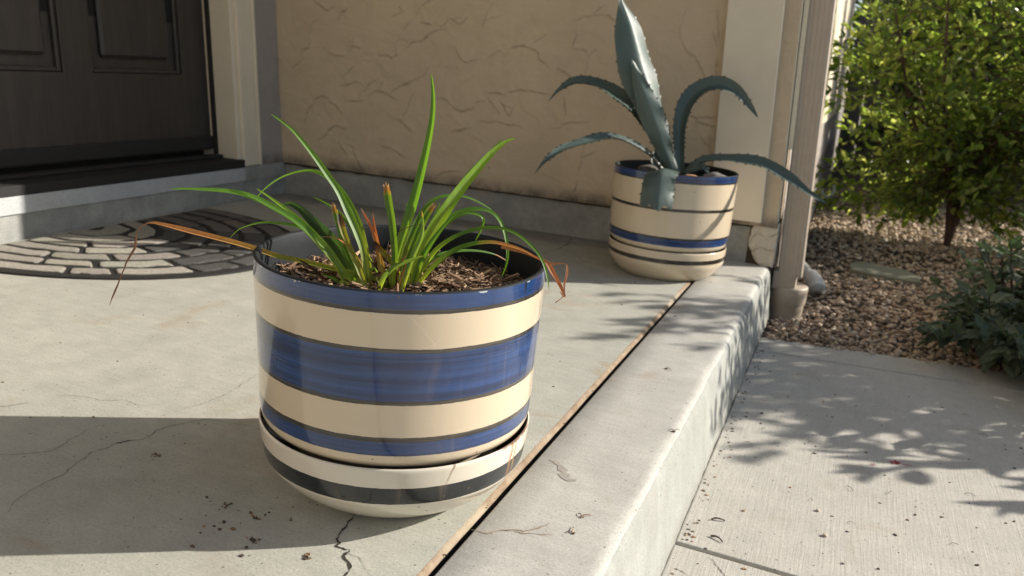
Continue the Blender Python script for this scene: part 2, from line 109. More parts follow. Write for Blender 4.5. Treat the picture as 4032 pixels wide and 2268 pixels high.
def smooth_prof(pts, k=5):
    pts = [Vector((a, b, 0)) for a, b in pts]; out = []
    for i in range(len(pts)-1):
        p0, p1, p2, p3 = pts[max(i-1,0)], pts[i], pts[i+1], pts[min(i+2,len(pts)-1)]
        for j in range(k):
            t = j/k; q = .5*((2*p1)+(p2-p0)*t+(2*p0-5*p1+4*p2-p3)*t*t+(3*p1-p0-3*p2+p3)*t**3); out.append((q.x, q.y))
    out.append((pts[-1].x, pts[-1].y)); return out
def catmull(P_, n):
    P_ = [Vector(p) for p in P_]; L = [0]
    for a, b in zip(P_, P_[1:]): L.append(L[-1]+(b-a).length)
    out = []
    for k in range(n+1):
        s = L[-1]*k/n; i = 0
        while i < len(P_)-2 and L[i+1] < s: i += 1
        t = (s-L[i])/max(L[i+1]-L[i], 1e-9)
        p0, p1, p2, p3 = P_[max(i-1,0)], P_[i], P_[i+1], P_[min(i+2,len(P_)-1)]
        out.append(.5*((2*p1)+(p2-p0)*t+(2*p0-5*p1+4*p2-p3)*t*t+(3*p1-p0-3*p2+p3)*t**3))
    return out
def add_tube(bm, pts, r0, r1=None, n=6, mi=0):
    r1 = r0 if r1 is None else r1; prev = None; rings = []
    up = Vector((.13, .37, .92))
    for i, p in enumerate(pts):
        t = (pts[min(i+1,len(pts)-1)]-pts[max(i-1,0)]).normalized()
        a = t.cross(up)
        if a.length < 1e-3: a = t.cross(Vector((1,0,0)))
        a.normalize(); b = t.cross(a); r = r0+(r1-r0)*i/max(len(pts)-1,1)
        rings.append([bm.verts.new(p+(a*math.cos(2*PI*k/n)+b*math.sin(2*PI*k/n))*r) for k in range(n)])
    for A, B in zip(rings, rings[1:]):
        for k in range(n): bm.faces.new((A[k], A[(k+1)%n], B[(k+1)%n], B[k])).material_index = mi
    bm.faces.new(rings[0][::-1]).material_index = mi; bm.faces.new(rings[-1]).material_index = mi

# ------------------------------------------------------------------ materials
class MB:
    def __init__(s, name, rough=.7, color=(.5,.5,.5), **kw):
        s.m = bpy.data.materials.new(name); s.m.use_nodes = True; s.t = s.m.node_tree; s.b = s.t.nodes['Principled BSDF']
        s.b.inputs['Roughness'].default_value = rough; s.b.inputs['Base Color'].default_value = (*color, 1)
        for k, v in kw.items(): s.b.inputs[k.replace('_', ' ')].default_value = v
        s.tc = None
    def n(s, typ, ins=None, **at):
        nd = s.t.nodes.new(typ)
        for k, v in at.items(): setattr(nd, k, v)
        for k, v in (ins or {}).items():
            if isinstance(v, bpy.types.NodeSocket): s.t.links.new(v, nd.inputs[k])
            else: nd.inputs[k].default_value = v
        return nd
    def obj(s):
        if not s.tc: s.tc = s.n('ShaderNodeTexCoord')
        return s.tc.outputs['Object']
    def mapv(s, sc=(1,1,1), rot=(0,0,0), loc=(0,0,0)):
        return s.n('ShaderNodeMapping', {'Vector': s.obj(), 'Scale': sc, 'Rotation': rot, 'Location': loc}).outputs[0]
    def noise(s, scale, detail=4, rough=.55, dist=0, vec=None, col=False):
        nd = s.n('ShaderNodeTexNoise', {'Vector': vec or s.obj(), 'Scale': scale, 'Detail': detail, 'Roughness': rough, 'Distortion': dist})
        return nd.outputs[1 if col else 0]
    def ramp(s, fac, stops, interp='LINEAR'):
        nd = s.n('ShaderNodeValToRGB', {0: fac}); cr = nd.color_ramp; cr.interpolation = interp
        while len(cr.elements) > 1: cr.elements.remove(cr.elements[-1])
        cr.elements[0].position = stops[0][0]; c = stops[0][1]; cr.elements[0].color = (*c, 1) if isinstance(c, tuple) else (c, c, c, 1)
        for p, c in stops[1:]:
            e = cr.elements.new(p); e.color = (*c, 1) if isinstance(c, tuple) else (c, c, c, 1)
        return nd.outputs[0]
    def mix(s, fac, a, b, mode='MIX'):
        nd = s.n('ShaderNodeMix', data_type='RGBA', blend_type=mode); ins = [i for i in nd.inputs]
        for idx, v in ((0, fac), (6, a), (7, b)):
            if isinstance(v, bpy.types.NodeSocket): s.t.links.new(v, nd.inputs[idx])
            else: nd.inputs[idx].default_value = (*v, 1) if isinstance(v, tuple) else v
        return nd.outputs[2]
    def math(s, op, a, b=0, c=0, clamp=False):
        nd = s.n('ShaderNodeMath', operation=op, use_clamp=clamp)
        for i, v in enumerate((a, b, c)):
            if isinstance(v, bpy.types.NodeSocket): s.t.links.new(v, nd.inputs[i])
            else: nd.inputs[i].default_value = v
        return nd.outputs[0]
    def smooth(s, v, a, b):
        nd = s.n('ShaderNodeMapRange', {'Value': v, 'From Min': a, 'From Max': b}, interpolation_type='SMOOTHSTEP'); return nd.outputs[0]
    def xyz(s, vec=None): return s.n('ShaderNodeSeparateXYZ', {0: vec or s.obj()}).outputs
    def base(s, c): s.t.links.new(c, s.b.inputs['Base Color']); return s
    def rough(s, c): s.t.links.new(c, s.b.inputs['Roughness']); return s
    def bump(s, h, dist=.01, strength=1.0):
        nd = s.n('ShaderNodeBump', {'Height': h, 'Distance': dist, 'Strength': strength}); s.t.links.new(nd.outputs[0], s.b.inputs['Normal']); return s
    def translucent(s, color, fac):
        tr = s.n('ShaderNodeBsdfTranslucent'); 
        if isinstance(color, bpy.types.NodeSocket): s.t.links.new(color, tr.inputs[0])
        else: tr.inputs[0].default_value = (*color, 1)
        mx = s.n('ShaderNodeMixShader', {0: fac, 1: s.b.outputs[0], 2: tr.outputs[0]})
        s.t.links.new(mx.outputs[0], s.t.nodes['Material Output'].inputs[0]); return s
    def attr(s, name='col'): return s.n('ShaderNodeAttribute', attribute_name=name).outputs['Color']
    def island(s): return s.n('ShaderNodeNewGeometry').outputs['Random Per Island']

def concrete(name, base, warm, dirt=.5, broom=None, spots=.5):
    m = MB(name, .82)
    big = m.noise(3.1, 5, .6, .6); mid = m.noise(19, 5, .65); fine = m.noise(260, 4, .7)
    c = m.mix(m.ramp(big, [(.3, 0.), (.7, 1.)]), base, warm)
    c = m.mix(m.ramp(mid, [(.35, .0), (.75, .45*dirt)]), c, tuple(v*.72 for v in base))
    c = m.mix(m.ramp(fine, [(.3, .5), (.5, .12), (.6, .0)]), c, tuple(v*.5 for v in base)); c = m.mix(m.ramp(m.noise(420, 3, .7), [(.5, 0.), (.75, .35)]), c, tuple(min(1, v*1.25) for v in warm))
    # pits and small black specks
    vo = m.n('ShaderNodeTexVoronoi', {'Vector': m.obj(), 'Scale': 95.0, 'Randomness': 1.0})
    gate = m.math('GREATER_THAN', m.xyz(vo.outputs['Color'])[0], 1-.16*spots)
    sp = m.math('MULTIPLY', m.math('LESS_THAN', vo.outputs['Distance'], .16), gate)
    c = m.mix(m.math('MULTIPLY', sp, .7), c, (.10, .085, .07))
    # brown patches
    br = m.noise(6.3, 6, .6, 1.2, m.mapv((1, 1, 1), loc=(4, 2, 0)))
    c = m.mix(m.ramp(br, [(.60, 0.), (.74, .38*dirt)]), c, (.34, .25, .16))
    dk = m.noise(2.2, 7, .62, 1.5, m.mapv((1, 1, 1), loc=(9, 5, 0)))
    c = m.mix(m.ramp(dk, [(.56, 0.), (.75, .35*dirt)]), c, tuple(v*.6 for v in base))
    h = m.math('ADD', m.math('MULTIPLY', fine, .5), m.math('MULTIPLY', mid, .25))
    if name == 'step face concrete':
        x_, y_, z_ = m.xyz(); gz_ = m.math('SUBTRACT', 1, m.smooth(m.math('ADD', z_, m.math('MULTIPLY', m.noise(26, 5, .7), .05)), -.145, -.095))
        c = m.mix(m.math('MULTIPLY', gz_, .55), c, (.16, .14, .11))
        sk = m.noise(1.0, 5, .65, .2, m.mapv((9, 9, 1.6), loc=(3, 1, 0))); c = m.mix(m.ramp(sk, [(.5, 0.), (.66, .45)]), c, (.24, .235, .205))
    po = m.n('ShaderNodeTexVoronoi', {'Vector': m.obj(), 'Scale': 210.0}); pg = m.math('MULTIPLY', m.math('LESS_THAN', po.outputs['Distance'], .24), m.math('GREATER_THAN', m.xyz(po.outputs['Color'])[1], .90))
    c = m.mix(m.math('MULTIPLY', pg, .55), c, tuple(v*.35 for v in base))
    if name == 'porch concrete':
        yy = m.xyz()[1]; foot_dk = m.math('MULTIPLY', m.smooth(m.math('ADD', yy, m.math('MULTIPLY', m.noise(7, 5, .65), .5)), 1.72, 1.98), .62)  # darker toward the wall foot: dirt plus the wall's contact shade, painted in
        c = m.mix(foot_dk, c, (.10, .08, .065))
    if broom:
        bw = m.noise(1.0, 3, .6, 0, m.mapv(broom)); h = m.math('ADD', h, m.math('MULTIPLY', bw, .9))
        c = m.mix(m.ramp(bw, [(.3, .22), (.6, 0.)]), c, tuple(v*.7 for v in base))
    h = m.math('SUBTRACT', h, m.math('MULTIPLY', sp, .6))
    m.base(c).bump(h, .0012, .7); return m.m
M = {}
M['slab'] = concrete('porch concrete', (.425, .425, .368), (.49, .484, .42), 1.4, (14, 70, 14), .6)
M['slab2'] = concrete('porch edge concrete', (.455, .445, .405), (.53, .52, .475), 1.2, (14, 60, 14), .5)
M['face'] = concrete('step face concrete', (.31, .32, .295), (.38, .385, .355), 1.3, (50, 50, 5), .5)
M['path'] = concrete('path concrete', (.48, .455, .40), (.55, .525, .46), 1.1, (300, 12, 60), .8)
M['found'] = concrete('painted foundation', (.25, .26, .25), (.46, .45, .40), 1.8, None, .6)
M['sill'] = concrete('grey sill concrete', (.40, .42, .43), (.47, .48, .48), .5, None, .3)
def plain(name, color, rough=.7, nscale=30, amt=.15, bump=.0006, **kw):
    m = MB(name, rough, color, **kw); nz = m.noise(nscale, 5, .6)
    c = m.mix(m.ramp(nz, [(.3, 0.), (.75, 1.)]), color, tuple(v*(1-amt) for v in color)); m.base(c)
    if bump: m.bump(m.noise(nscale*6, 3), bump, .6)
    return m.m
def stucco(name, base):
    m = MB(name, .9)
    v = m.mapv((1, 1, 1.45), rot=(0, .35, 0))
    n1 = m.noise(2.7, 3.2, .5, 1.1, v); n2 = m.noise(4.4, 3, .5, .8, m.mapv((1, 1, 1.2), rot=(0, -.5, 0), loc=(3, 7, 1)))
    msk = m.ramp(m.noise(3.3, 3, .6, 0, m.mapv(loc=(8, 1, 2))), [(.47, 0.), (.56, 1.)])
    msk2 = m.ramp(m.noise(2.9, 3, .6, 0, m.mapv(loc=(1, 4, 6))), [(.49, 0.), (.58, 1.)])
    big = m.noise(1.7, 4, .6, .5); fine = m.noise(120, 4, .6)
    c = m.mix(m.ramp(big, [(.3, 0.), (.7, 1.)]), base, tuple(v*.84 for v in base))
    c = m.mix(m.ramp(m.noise(9, 6, .7, 1.0, m.mapv(loc=(2, 2, 2))), [(.48, 0.), (.72, .38)]), c, tuple(v*.66 for v in base))
    vo = m.n('ShaderNodeTexVoronoi', {'Vector': m.obj(), 'Scale': 16.0})
    sp = m.math('MULTIPLY', m.math('LESS_THAN', m.math('ADD', vo.outputs['Distance'], m.math('MULTIPLY', m.noise(70, 3), .12)), .125), m.math('GREATER_THAN', m.xyz(vo.outputs['Color'])[0], .72))
    c = m.mix(m.math('MULTIPLY', sp, .5), c, (.12, .09, .065)); l = sp
    dirt = m.math('MULTIPLY', m.xyz(m.attr())[0], m.ramp(m.noise(55, 4, .7), [(.25, .35), (.6, 1.)])) if name.startswith('tan') else 0.0
    c = m.mix(m.math('MULTIPLY', dirt, .66), c, (.17, .13, .09)); z = m.xyz()[2]
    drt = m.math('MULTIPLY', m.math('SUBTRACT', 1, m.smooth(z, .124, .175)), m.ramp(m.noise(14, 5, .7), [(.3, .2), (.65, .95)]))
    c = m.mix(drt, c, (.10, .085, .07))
    h = m.math('ADD', m.math('MULTIPLY', m.smooth(n1, .44, .52), .6), m.math('MULTIPLY', m.smooth(n2, .44, .52), .5))
    h = m.math('ADD', h, m.math('MULTIPLY', fine, .12)); h = m.math('ADD', h, m.math('MULTIPLY', m.noise(11, 4), .5))
    h = m.math('SUBTRACT', h, m.math('MULTIPLY', l, .7))
    m.base(c).bump(h, .0035, .8); return m.m
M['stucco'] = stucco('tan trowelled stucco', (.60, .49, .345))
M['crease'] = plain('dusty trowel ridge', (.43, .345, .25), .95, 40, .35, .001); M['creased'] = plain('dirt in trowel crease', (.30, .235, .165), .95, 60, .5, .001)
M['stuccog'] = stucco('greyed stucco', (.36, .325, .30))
M['trim'] = plain('cream trim paint', (.70, .63, .50), .55, 9, .10, .0004)
M['trimw'] = plain('pale edge paint', (.74, .66, .50), .5, 20, .1)
M['plaster'] = concrete('broken plaster', (.56, .50, .40), (.64, .58, .48), .5, None, .5)
M['spout'] = plain('taupe downspout paint', (.47, .395, .315), .45, 14, .12, .0003)
M['pvc'] = plain('white plastic', (.60, .60, .57), .35, 25, .12, 0)
M['collar'] = plain('taupe plastic collar', (.46, .38, .295), .5, 25, .2)
md = MB('dark brown door', .5)
g = md.noise(1, 6, .6, .6, md.mapv((60, 60, 4)))
md.base(md.mix(md.ramp(g, [(.35, 0.), (.7, 1.)]), (.030, .026, .024), (.048, .040, .036))).bump(g, .0006, .5); M['door'] = md.m
M['thresh'] = plain('black threshold', (.016, .015, .014), .8, 40, .3)
M['black'] = plain('black gap filler', (.012, .011, .010), .95, 60, .3, 0)
mf = MB('rusty joint filler', .95)
a = mf.noise(40, 5, .7); y_ = mf.xyz()[1]
cc = mf.mix(mf.ramp(a, [(.3, 0.), (.7, 1.)]), (.34, .27, .19), (.20, .135, .085))
cc = mf.mix(mf.ramp(mf.noise(5, 3), [(.5, 0.), (.62, .8)]), cc, (.42, .36, .26))
mf.base(cc).bump(a, .003, .9); M['filler'] = mf.m
M['mould'] = plain('dark damp line', (.045, .034, .026), .95, 70, .5, .001)
M['crack'] = plain('dark crack', (.045, .038, .030), .95, 80, .4, 0)  # one dark tone for the crack strips
M['hair'] = plain('dusty hairline crack', (.20, .185, .16), .95, 80, .4, 0)
M['stain'] = plain('brown water stain', (.33, .26, .18), .9, 80, .3, 0)
M['scuff'] = plain('grey scuff', (.36, .33, .29), .9, 80, .3, 0)
M['litter'] = MB('dry litter', .9); m_ = M['litter']; i_ = m_.island()
m_.base(m_.ramp(i_, [(0, (.055,.04,.03)), (.45, (.10,.07,.05)), (.7, (.20,.12,.06)), (.9, (.42,.33,.22)), (1, (.30,.12,.05))])); M['litter'] = m_.m
M['red'] = plain('crimson petals', (.30, .02, .045), .6, 60, .4, 0)
mg = MB('brown gravel', .85); i_ = mg.island()
gc = mg.ramp(i_, [(0, (.24,.17,.11)), (.2, (.48,.35,.24)), (.4, (.62,.49,.35)), (.6, (.54,.41,.30)), (.78, (.70,.58,.43)), (.9, (.36,.29,.23)), (1, (.78,.70,.58))])
gc = mg.mix(mg.ramp(mg.noise(90, 4, .6), [(.3, .0), (.7, .45)]), gc, (.16, .11, .07)); mg.base(gc).bump(mg.noise(140, 3), .002, .7); M['gravel'] = mg.m
M['earth'] = plain('dark earth', (.11, .08, .055), .95, 50, .5, .01)
ml = MB('glossy shrub leaf', .28); i_ = ml.island()
lc = ml.ramp(i_, [(0, (.045,.075,.030)), (.4, (.080,.125,.042)), (.75, (.135,.185,.055)), (1, (.24,.28,.10))])
tl = ml.ramp(i_, [(0, (.18,.28,.04)), (.5, (.36,.50,.06)), (1, (.78,.84,.18))])
ml.base(lc).translucent(tl, .55); M['leaf'] = ml.m
ml = MB('dark leaf', .35); i_ = ml.island()
ml.base(ml.ramp(i_, [(0, (.018,.035,.012)), (1, (.055,.085,.025))])).translucent((.06,.12,.015), .35); M['leafd'] = ml.m
ml = MB('dusty sage leaf', .75); nz = ml.noise(160, 4, .6)
lc = ml.ramp(ml.island(), [(0, (.072,.098,.062)), (.6, (.115,.145,.092)), (1, (.17,.20,.13))])
ml.base(ml.mix(ml.ramp(nz, [(.35, 0.), (.7, .4)]), lc, (.035, .06, .03))).bump(nz, .004, .9).translucent((.09, .16, .05), .22); M['sage'] = ml.m
M['bark'] = plain('reddish twig bark', (.085, .045, .032), .7, 60, .4)
M['barkd'] = plain('grey brown bark', (.10, .075, .055), .9, 40, .4)
M['yard'] = plain('pale dry yard', (.40, .34, .26), .95, 3, .3)
M['wood'] = plain('weathered fence board', (.16, .14, .125), .85, 12, .3)
M['bounce'] = plain('tan wall paint', (.50, .41, .31), .85, 6, .1)
M['white'] = plain('porch ceiling paint', (.62, .58, .50), .8, 5, .06)
M['lawn'] = plain('dry lawn earth', (.22, .19, .12), .95, 8, .4)
M['stonep'] = concrete('pale green flagstone', (.20, .21, .15), (.27, .26, .20), .8, None, .5)
# foliage of the strap leaves: colour painted along each blade
def leafmat(name, rough, tfac, sat):
    m = MB(name, rough); c = m.attr(); nz = m.noise(1.0, 3, .5, 0, m.mapv((260, 260, 18)))
    c2 = m.mix(m.ramp(nz, [(.35, .0), (.7, .35)]), c, (.02, .05, .012))
    m.base(c2).translucent(m.mix(1.0, c, sat, 'MULTIPLY'), tfac); m.b.inputs['Specular IOR Level'].default_value = .5; return m.m
M['lily'] = leafmat('green strap leaf', .46, .45, (2.6, 2.3, .8))
M['dryleaf'] = leafmat('dry strap leaf', .7, .35, (1.7, 1.3, .9))
ma = MB('blue grey agave skin', .48); c = ma.attr(); nz = ma.noise(24, 5, .6, .6)
c = ma.mix(ma.ramp(nz, [(.35, 0.), (.7, .45)]), c, (.05, .085, .075)); ma.base(c).bump(ma.noise(60, 3), .0015, .5); M['agave'] = ma.m
M['tooth'] = plain('agave tooth', (.16, .13, .10), .5, 60, .2, 0)
M['petal'] = M['red']

# pots --------------------------------------------------------------
CREAM = (.60, .50, .36); CREAMW = (.64, .59, .49); NAVY = (.018, .050, .170); LINE = (.022, .020, .018)
def glaze(name, bands, zmax, streak=True, rough=.13, extra=None, coat=.75, linemix=.75):
    """bands: (z from bottom, kind) ascending"""
    m = MB(name, .28, Coat_Weight=coat, Coat_Roughness=.045); x, y, z = m.xyz()
    wob = m.math('MULTIPLY', m.math('SUBTRACT', m.noise(9, 3, .6), .5), .0026)
    wob = m.math('ADD', wob, m.math('MULTIPLY', m.math('SUBTRACT', m.noise(90, 2, .6), .5), .0012))
    zz = m.math('DIVIDE', m.math('ADD', z, wob), zmax)
    colr = {'c': CREAM, 'w': CREAMW, 'b': NAVY, 'l': LINE, 'd': (.014, .018, .021), 'u': (.60, .50, .37)}
    c = m.ramp(zz, [(max(0, b/zmax), colr[k]) for b, k in bands], 'CONSTANT')
    isb = m.ramp(zz, [(max(0, b/zmax), 1. if k == 'b' else 0.) for b, k in bands], 'CONSTANT')
    isl = m.ramp(zz, [(max(0, b/zmax), 1. if k in 'ld' else 0.) for b, k in bands], 'CONSTANT')
    st = m.noise(1.0, 5, .6, 0, m.mapv((2.2, 2.2, 150)))
    st2 = m.noise(1.0, 4, .6, .3, m.mapv((7, 7, 420)))
    blue = m.mix(m.ramp(st, [(.3, 0.), (.68, 1.)]), (.005, .019, .068), (.018, .062, .205))
    blue = m.mix(m.ramp(st2, [(.57, 0.), (.70, .42)]), blue, (.06, .13, .34))
    vs_ = m.noise(1.0, 4, .65, .2, m.mapv((55, 55, 5)))
    blue = m.mix(m.ramp(vs_, [(.60, 0.), (.66, .35)]), blue, (.010, .024, .075))
    c = m.mix(isb, c, blue)
    ln = m.mix(m.ramp(st2, [(.45, 0.), (.7, .75)]), LINE, (.17, .15, .12)); c = m.mix(m.math('MULTIPLY', m.ramp(zz, [(max(0, b/zmax), 1. if k == 'l' else 0.) for b, k in bands], 'CONSTANT'), linemix), c, ln)
    # craze, specks, grime
    fl = m.noise(2.4, 5, .6, .8); c = m.mix(m.ramp(fl, [(.45, 0.), (.8, .22)]), c, (.42, .34, .24))
    run = m.noise(1.0, 4, .6, .4, m.mapv((26, 26, 3))); c = m.mix(m.math('MULTIPLY', m.ramp(run, [(.58, 0.), (.72, .28)]), m.ramp(m.noise(5, 3), [(.42, 0.), (.6, 1.)])), c, (.36, .28, .19))
    vo = m.n('ShaderNodeTexVoronoi', {'Vector': m.obj(), 'Scale': 46.0})
    sp = m.math('MULTIPLY', m.math('LESS_THAN', vo.outputs['Distance'], .075), m.math('GREATER_THAN', m.xyz(vo.outputs['Color'])[0], .80))
    c = m.mix(m.math('MULTIPLY', sp, .75), c, (.10, .07, .045))
    if extra: c = extra(m, c, x, y, z)
    m.base(c)
    rr_ = m.math('ADD', m.math('MULTIPLY', m.noise(30, 4), .12), rough); m.rough(rr_)
    hh = m.math('ADD', m.math('MULTIPLY', st, .6), m.math('MULTIPLY', m.noise(12, 4), .5)); hh = m.math('ADD', hh, m.math('MULTIPLY', m.math('MULTIPLY', vs_, isb), .5))
    m.bump(hh, .0006, .5); nd = m.n('ShaderNodeBump', {'Height': m.noise(14, 3), 'Distance': .0008, 'Strength': .6}); m.t.links.new(nd.outputs[0], m.b.inputs['Coat Normal'])
    return m.m
def rim_chips(m, c, x, y, z):
    n = m.noise(38, 4, .7); top = m.smooth(z, .3005, .3065)
    chip = m.math('MULTIPLY', m.math('GREATER_THAN', m.math('ADD', n, m.math('MULTIPLY', top, .16)), .735), m.math('GREATER_THAN', z, .299))
    c = m.mix(chip, c, (.42, .45, .48))
    # the hairline crack that runs down from the rim
    a = math.radians(-8.5); d = m.math('ADD', m.math('MULTIPLY', x, -math.sin(a)), m.math('MULTIPLY', y, math.cos(a)))
    d = m.math('ADD', d, m.math('MULTIPLY', m.math('SUBTRACT', m.noise(60, 2), .5), .0025))
    wd = m.smooth(z, .284, .306); wd = m.math('MULTIPLY', wd, .0026)
    k = m.math('MULTIPLY', m.math('LESS_THAN', m.math('ABSOLUTE', d), wd), m.math('MULTIPLY', m.math('GREATER_THAN', x, 0), m.math('GREATER_THAN', z, .286)))
    c = m.mix(k, c, (.012, .012, .018))
    # cream glaze hairlines
    vo = m.n('ShaderNodeTexVoronoi', {'Vector': m.obj(), 'Scale': 22.0}, feature='DISTANCE_TO_EDGE')
    cz = m.math('MULTIPLY', m.math('LESS_THAN', vo.outputs['Distance'], .006), m.ramp(m.noise(9, 3), [(.55, 0.), (.62, .5)]))
    return m.mix(m.math('MULTIPLY', cz, m.math('MULTIPLY', m.math('LESS_THAN', z, .2820), m.math('GREATER_THAN', z, .2435))), c, (.78, .70, .58))
def drips(m, c, x, y, z):
    for ang, wd, z0, z1, col, s in ((-6.5, .0045, .0, .1, (.33, .15, .03), .85), (-3.2, .0030, .03, .1, (.40, .20, .06), .8), (-38.5, .0022, .066, .1, (.20, .10, .05), .7)):
        a = math.radians(ang); d = m.math('ADD', m.math('MULTIPLY', x, -math.sin(a)), m.math('MULTIPLY', y, math.cos(a)))
        sk = .35 if ang < -30 else 0.0
        d = m.math('SUBTRACT', d, m.math('MULTIPLY', m.math('SUBTRACT', z, .09), sk))
        d = m.math('ADD', d, m.math('MULTIPLY', m.math('SUBTRACT', m.noise(28, 3), .5), .010))
        k = m.math('SUBTRACT', 1, m.smooth(m.math('ABSOLUTE', d), wd*.35, wd)); k = m.math('MULTIPLY', k, m.math('GREATER_THAN', x, 0))
        k = m.math('MULTIPLY', k, m.smooth(z, z0, z0+.02)); k = m.math('MULTIPLY', k, m.ramp(m.noise(45, 4), [(.3, .35), (.6, 1.)]))
        c = m.mix(m.math('MULTIPLY', k, s), c, col)
    # rusty rim near the drip
    d = m.math('ABSOLUTE', m.math('ADD', y, .006)); k = m.math('SUBTRACT', 1, m.smooth(d, .03, .07)); k = m.math('MULTIPLY', k, m.math('GREATER_THAN', x, 0))
    k = m.math('MULTIPLY', k, m.smooth(m.math('ADD', z, m.math('MULTIPLY', m.noise(60, 4), .008)), .0985, .1025))
    return m.mix(m.math('MULTIPLY', k, .9), c, (.12, .045, .02))
M['pot1'] = glaze('striped glaze', [(0,'u'),(.100,'c'),(.1141,'b'),(.1315,'l'),(.1374,'c'),(.1757,'l'),(.1812,'b'),(.2378,'l'),(.2431,'c'),(.2824,'l'),(.2882,'b')], .31, extra=rim_chips)
M['sau1'] = glaze('saucer glaze', [(0,'w'),(.0520,'d'),(.0745,'w')], .10, extra=drips, coat=.4)
M['pot2'] = glaze('striped glaze small lines', [(0,'u'),(.095,'c'),(.1045,'b'),(.1235,'l'),(.1299,'c'),(.2000,'l'),(.2082,'c'),(.2747,'l'),(.2792,'b')], .30, linemix=.1, coat=.5)
M['sau2'] = glaze('saucer glaze thin line', [(0,'c'),(.057,'l'),(.069,'c')], .10, linemix=.1, coat=.5)
M['inner'] = plain('dark unglazed inner wall', (.020, .023, .026), .6, 16, .35, .0005, Specular_IOR_Level=.2)
M['wetin'] = plain('dark saucer residue', (.030, .016, .011), .3, 40, .5, .001)
ms = MB('potting soil', .95); ms.base(ms.mix(ms.ramp(ms.noise(60, 6, .7), [(.35, 0.), (.65, 1.)]), (.030, .019, .013), (.11, .065, .040))).bump(ms.noise(120, 5, .7), .006, 1); M['soil'] = ms.m
mm = MB('shredded bark', .85); i_ = mm.island()
mc = mm.ramp(i_, [(0, (.035,.018,.011)), (.35, (.13,.070,.038)), (.7, (.28,.165,.09)), (1, (.48,.33,.20))])
mm.base(mm.mix(mm.ramp(mm.noise(1, 4, .6, 0, mm.mapv((300, 300, 300))), [(.35, 0.), (.7, .5)]), mc, (.05, .03, .02))); M['mulch'] = mm.m
mt = MB('mat stone face', .8); c = mt.attr(); nz = mt.noise(110, 4, .7)
mt.base(mt.mix(mt.ramp(nz, [(.35, .0), (.65, .55)]), c, (.12, .11, .10))).bump(nz, .002, .8); M['matst'] = mt.m
M['rubber'] = plain('black rubber', (.020, .019, .019), .75, 60, .4, .002)

# ------------------------------------------------------------------ ground and slabs
JX = .1465
def slab_mesh(name, prof, y0, y1, ny, mat, mats2=None, amp=.0, face_from=None):
    """profile (x,z) list swept along y"""
    V = []; Fc = []; mi = []; n = len(prof)
    for j in range(ny+1):
        y = y0+(y1-y0)*j/ny
        for i, (x, z) in enumerate(prof):
            a = amp if (face_from is not None and i >= face_from) else 0
            if a: 
                q = noise.noise(Vector((x*9, y*7, z*9)))*a+noise.noise(Vector((x*50, y*38, z*50)))*a*.45
                V.append((x+q, y, z+q*.6 if z > -.14 else z))
            else: V.append((x, y, z))
    for j in range(ny):
        for i in range(n-1): Fc.append((j*n+i, j*n+i+1, (j+1)*n+i+1, (j+1)*n+i)); mi.append(0 if (mats2 is None or i < mats2) else (2 if name == 'porch_slab' and i >= 10 else 1))
    return np_mesh(name, V, Fc, mat, None, smooth=True, mi=mi)
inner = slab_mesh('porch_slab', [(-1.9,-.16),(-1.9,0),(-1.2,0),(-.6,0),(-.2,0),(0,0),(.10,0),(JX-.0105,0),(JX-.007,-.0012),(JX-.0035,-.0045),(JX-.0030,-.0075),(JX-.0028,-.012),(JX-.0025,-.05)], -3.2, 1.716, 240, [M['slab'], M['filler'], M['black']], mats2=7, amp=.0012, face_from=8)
for p_ in inner.data.polygons: p_.use_smooth = p_.material_index == 1
tag(inner, kind='structure')
rb = .021
prof = [(JX+.0058,-.05),(JX+.0058,-.004),(JX+.0066,-.0012),(JX+.0085,0),(.2,0),(.26,0),(.300,0)]
prof += [(.302+rb*math.sin(a), -rb+rb*math.cos(a)) for a in [PI/2*k/6 for k in range(1, 6)]]
prof += [(.3245,-.026),(.327,-.05),(.331,-.08),(.335,-.11),(.340,-.14),(.343,-.158)]
outer = slab_mesh('porch_edge', prof, -3.2, 1.716, 500, [M['slab2'], M['face']], mats2=9, amp=.0034, face_from=7)
tag(outer, kind='structure')
fill = box('joint_filler', (JX-.0024, JX+.0057, -3.2, 1.715, -.06, -.024), M['black']); tag(fill, kind='structure')
def strip(name, lines, z, mat, parent, jit=.25):
    bm = bmesh.new()
    for pts, wd in lines:
        P_ = catmull([(a, b, 0) for a, b in pts], len(pts)*18)
        prev = None; n = len(P_)
        for i, p in enumerate(P_):
            t = (P_[min(i+1,n-1)]-P_[max(i-1,0)]).normalized(); s = Vector((-t.y, t.x, 0))
            ww = wd*.5*(1-.75*abs(2*i/(n-1)-1)**3)*max(.15, 1+jit*5*noise.noise(Vector((p.x*120, p.y*120, 3))))
            ww = max(ww, wd*.08); off = noise.noise(Vector((p.x*70, p.y*70, 9)))*.004+noise.noise(Vector((p.x*320, p.y*320, 2)))*.0016
            a, b = bm.verts.new((p.x+s.x*(ww+off), p.y+s.y*(ww+off), z)), bm.verts.new((p.x-s.x*(ww-off), p.y-s.y*(ww-off), z))
            if prev: bm.faces.new((prev[0], prev[1], b, a))
            prev = (a, b)
    return from_bm(name, bm, mat, parent)
c_ = strip('crack', [q for q in cracks if q[1] > .0015], .0007, M['crack'], inner); c2_ = strip('hairline_crack', [q for q in cracks if q[1] <= .0015], .0006, M['hair'], inner)
s_ = strip('stain', stains[:2], .0005, M['stain'], outer); s2_ = strip('scuff', stains[2:], .0006, M['scuff'], outer)
PZ = -.155
def y1_(x): return 1.305+.10*x      # joint 1
def yg(x): return 1.425+.13*x       # gravel edge
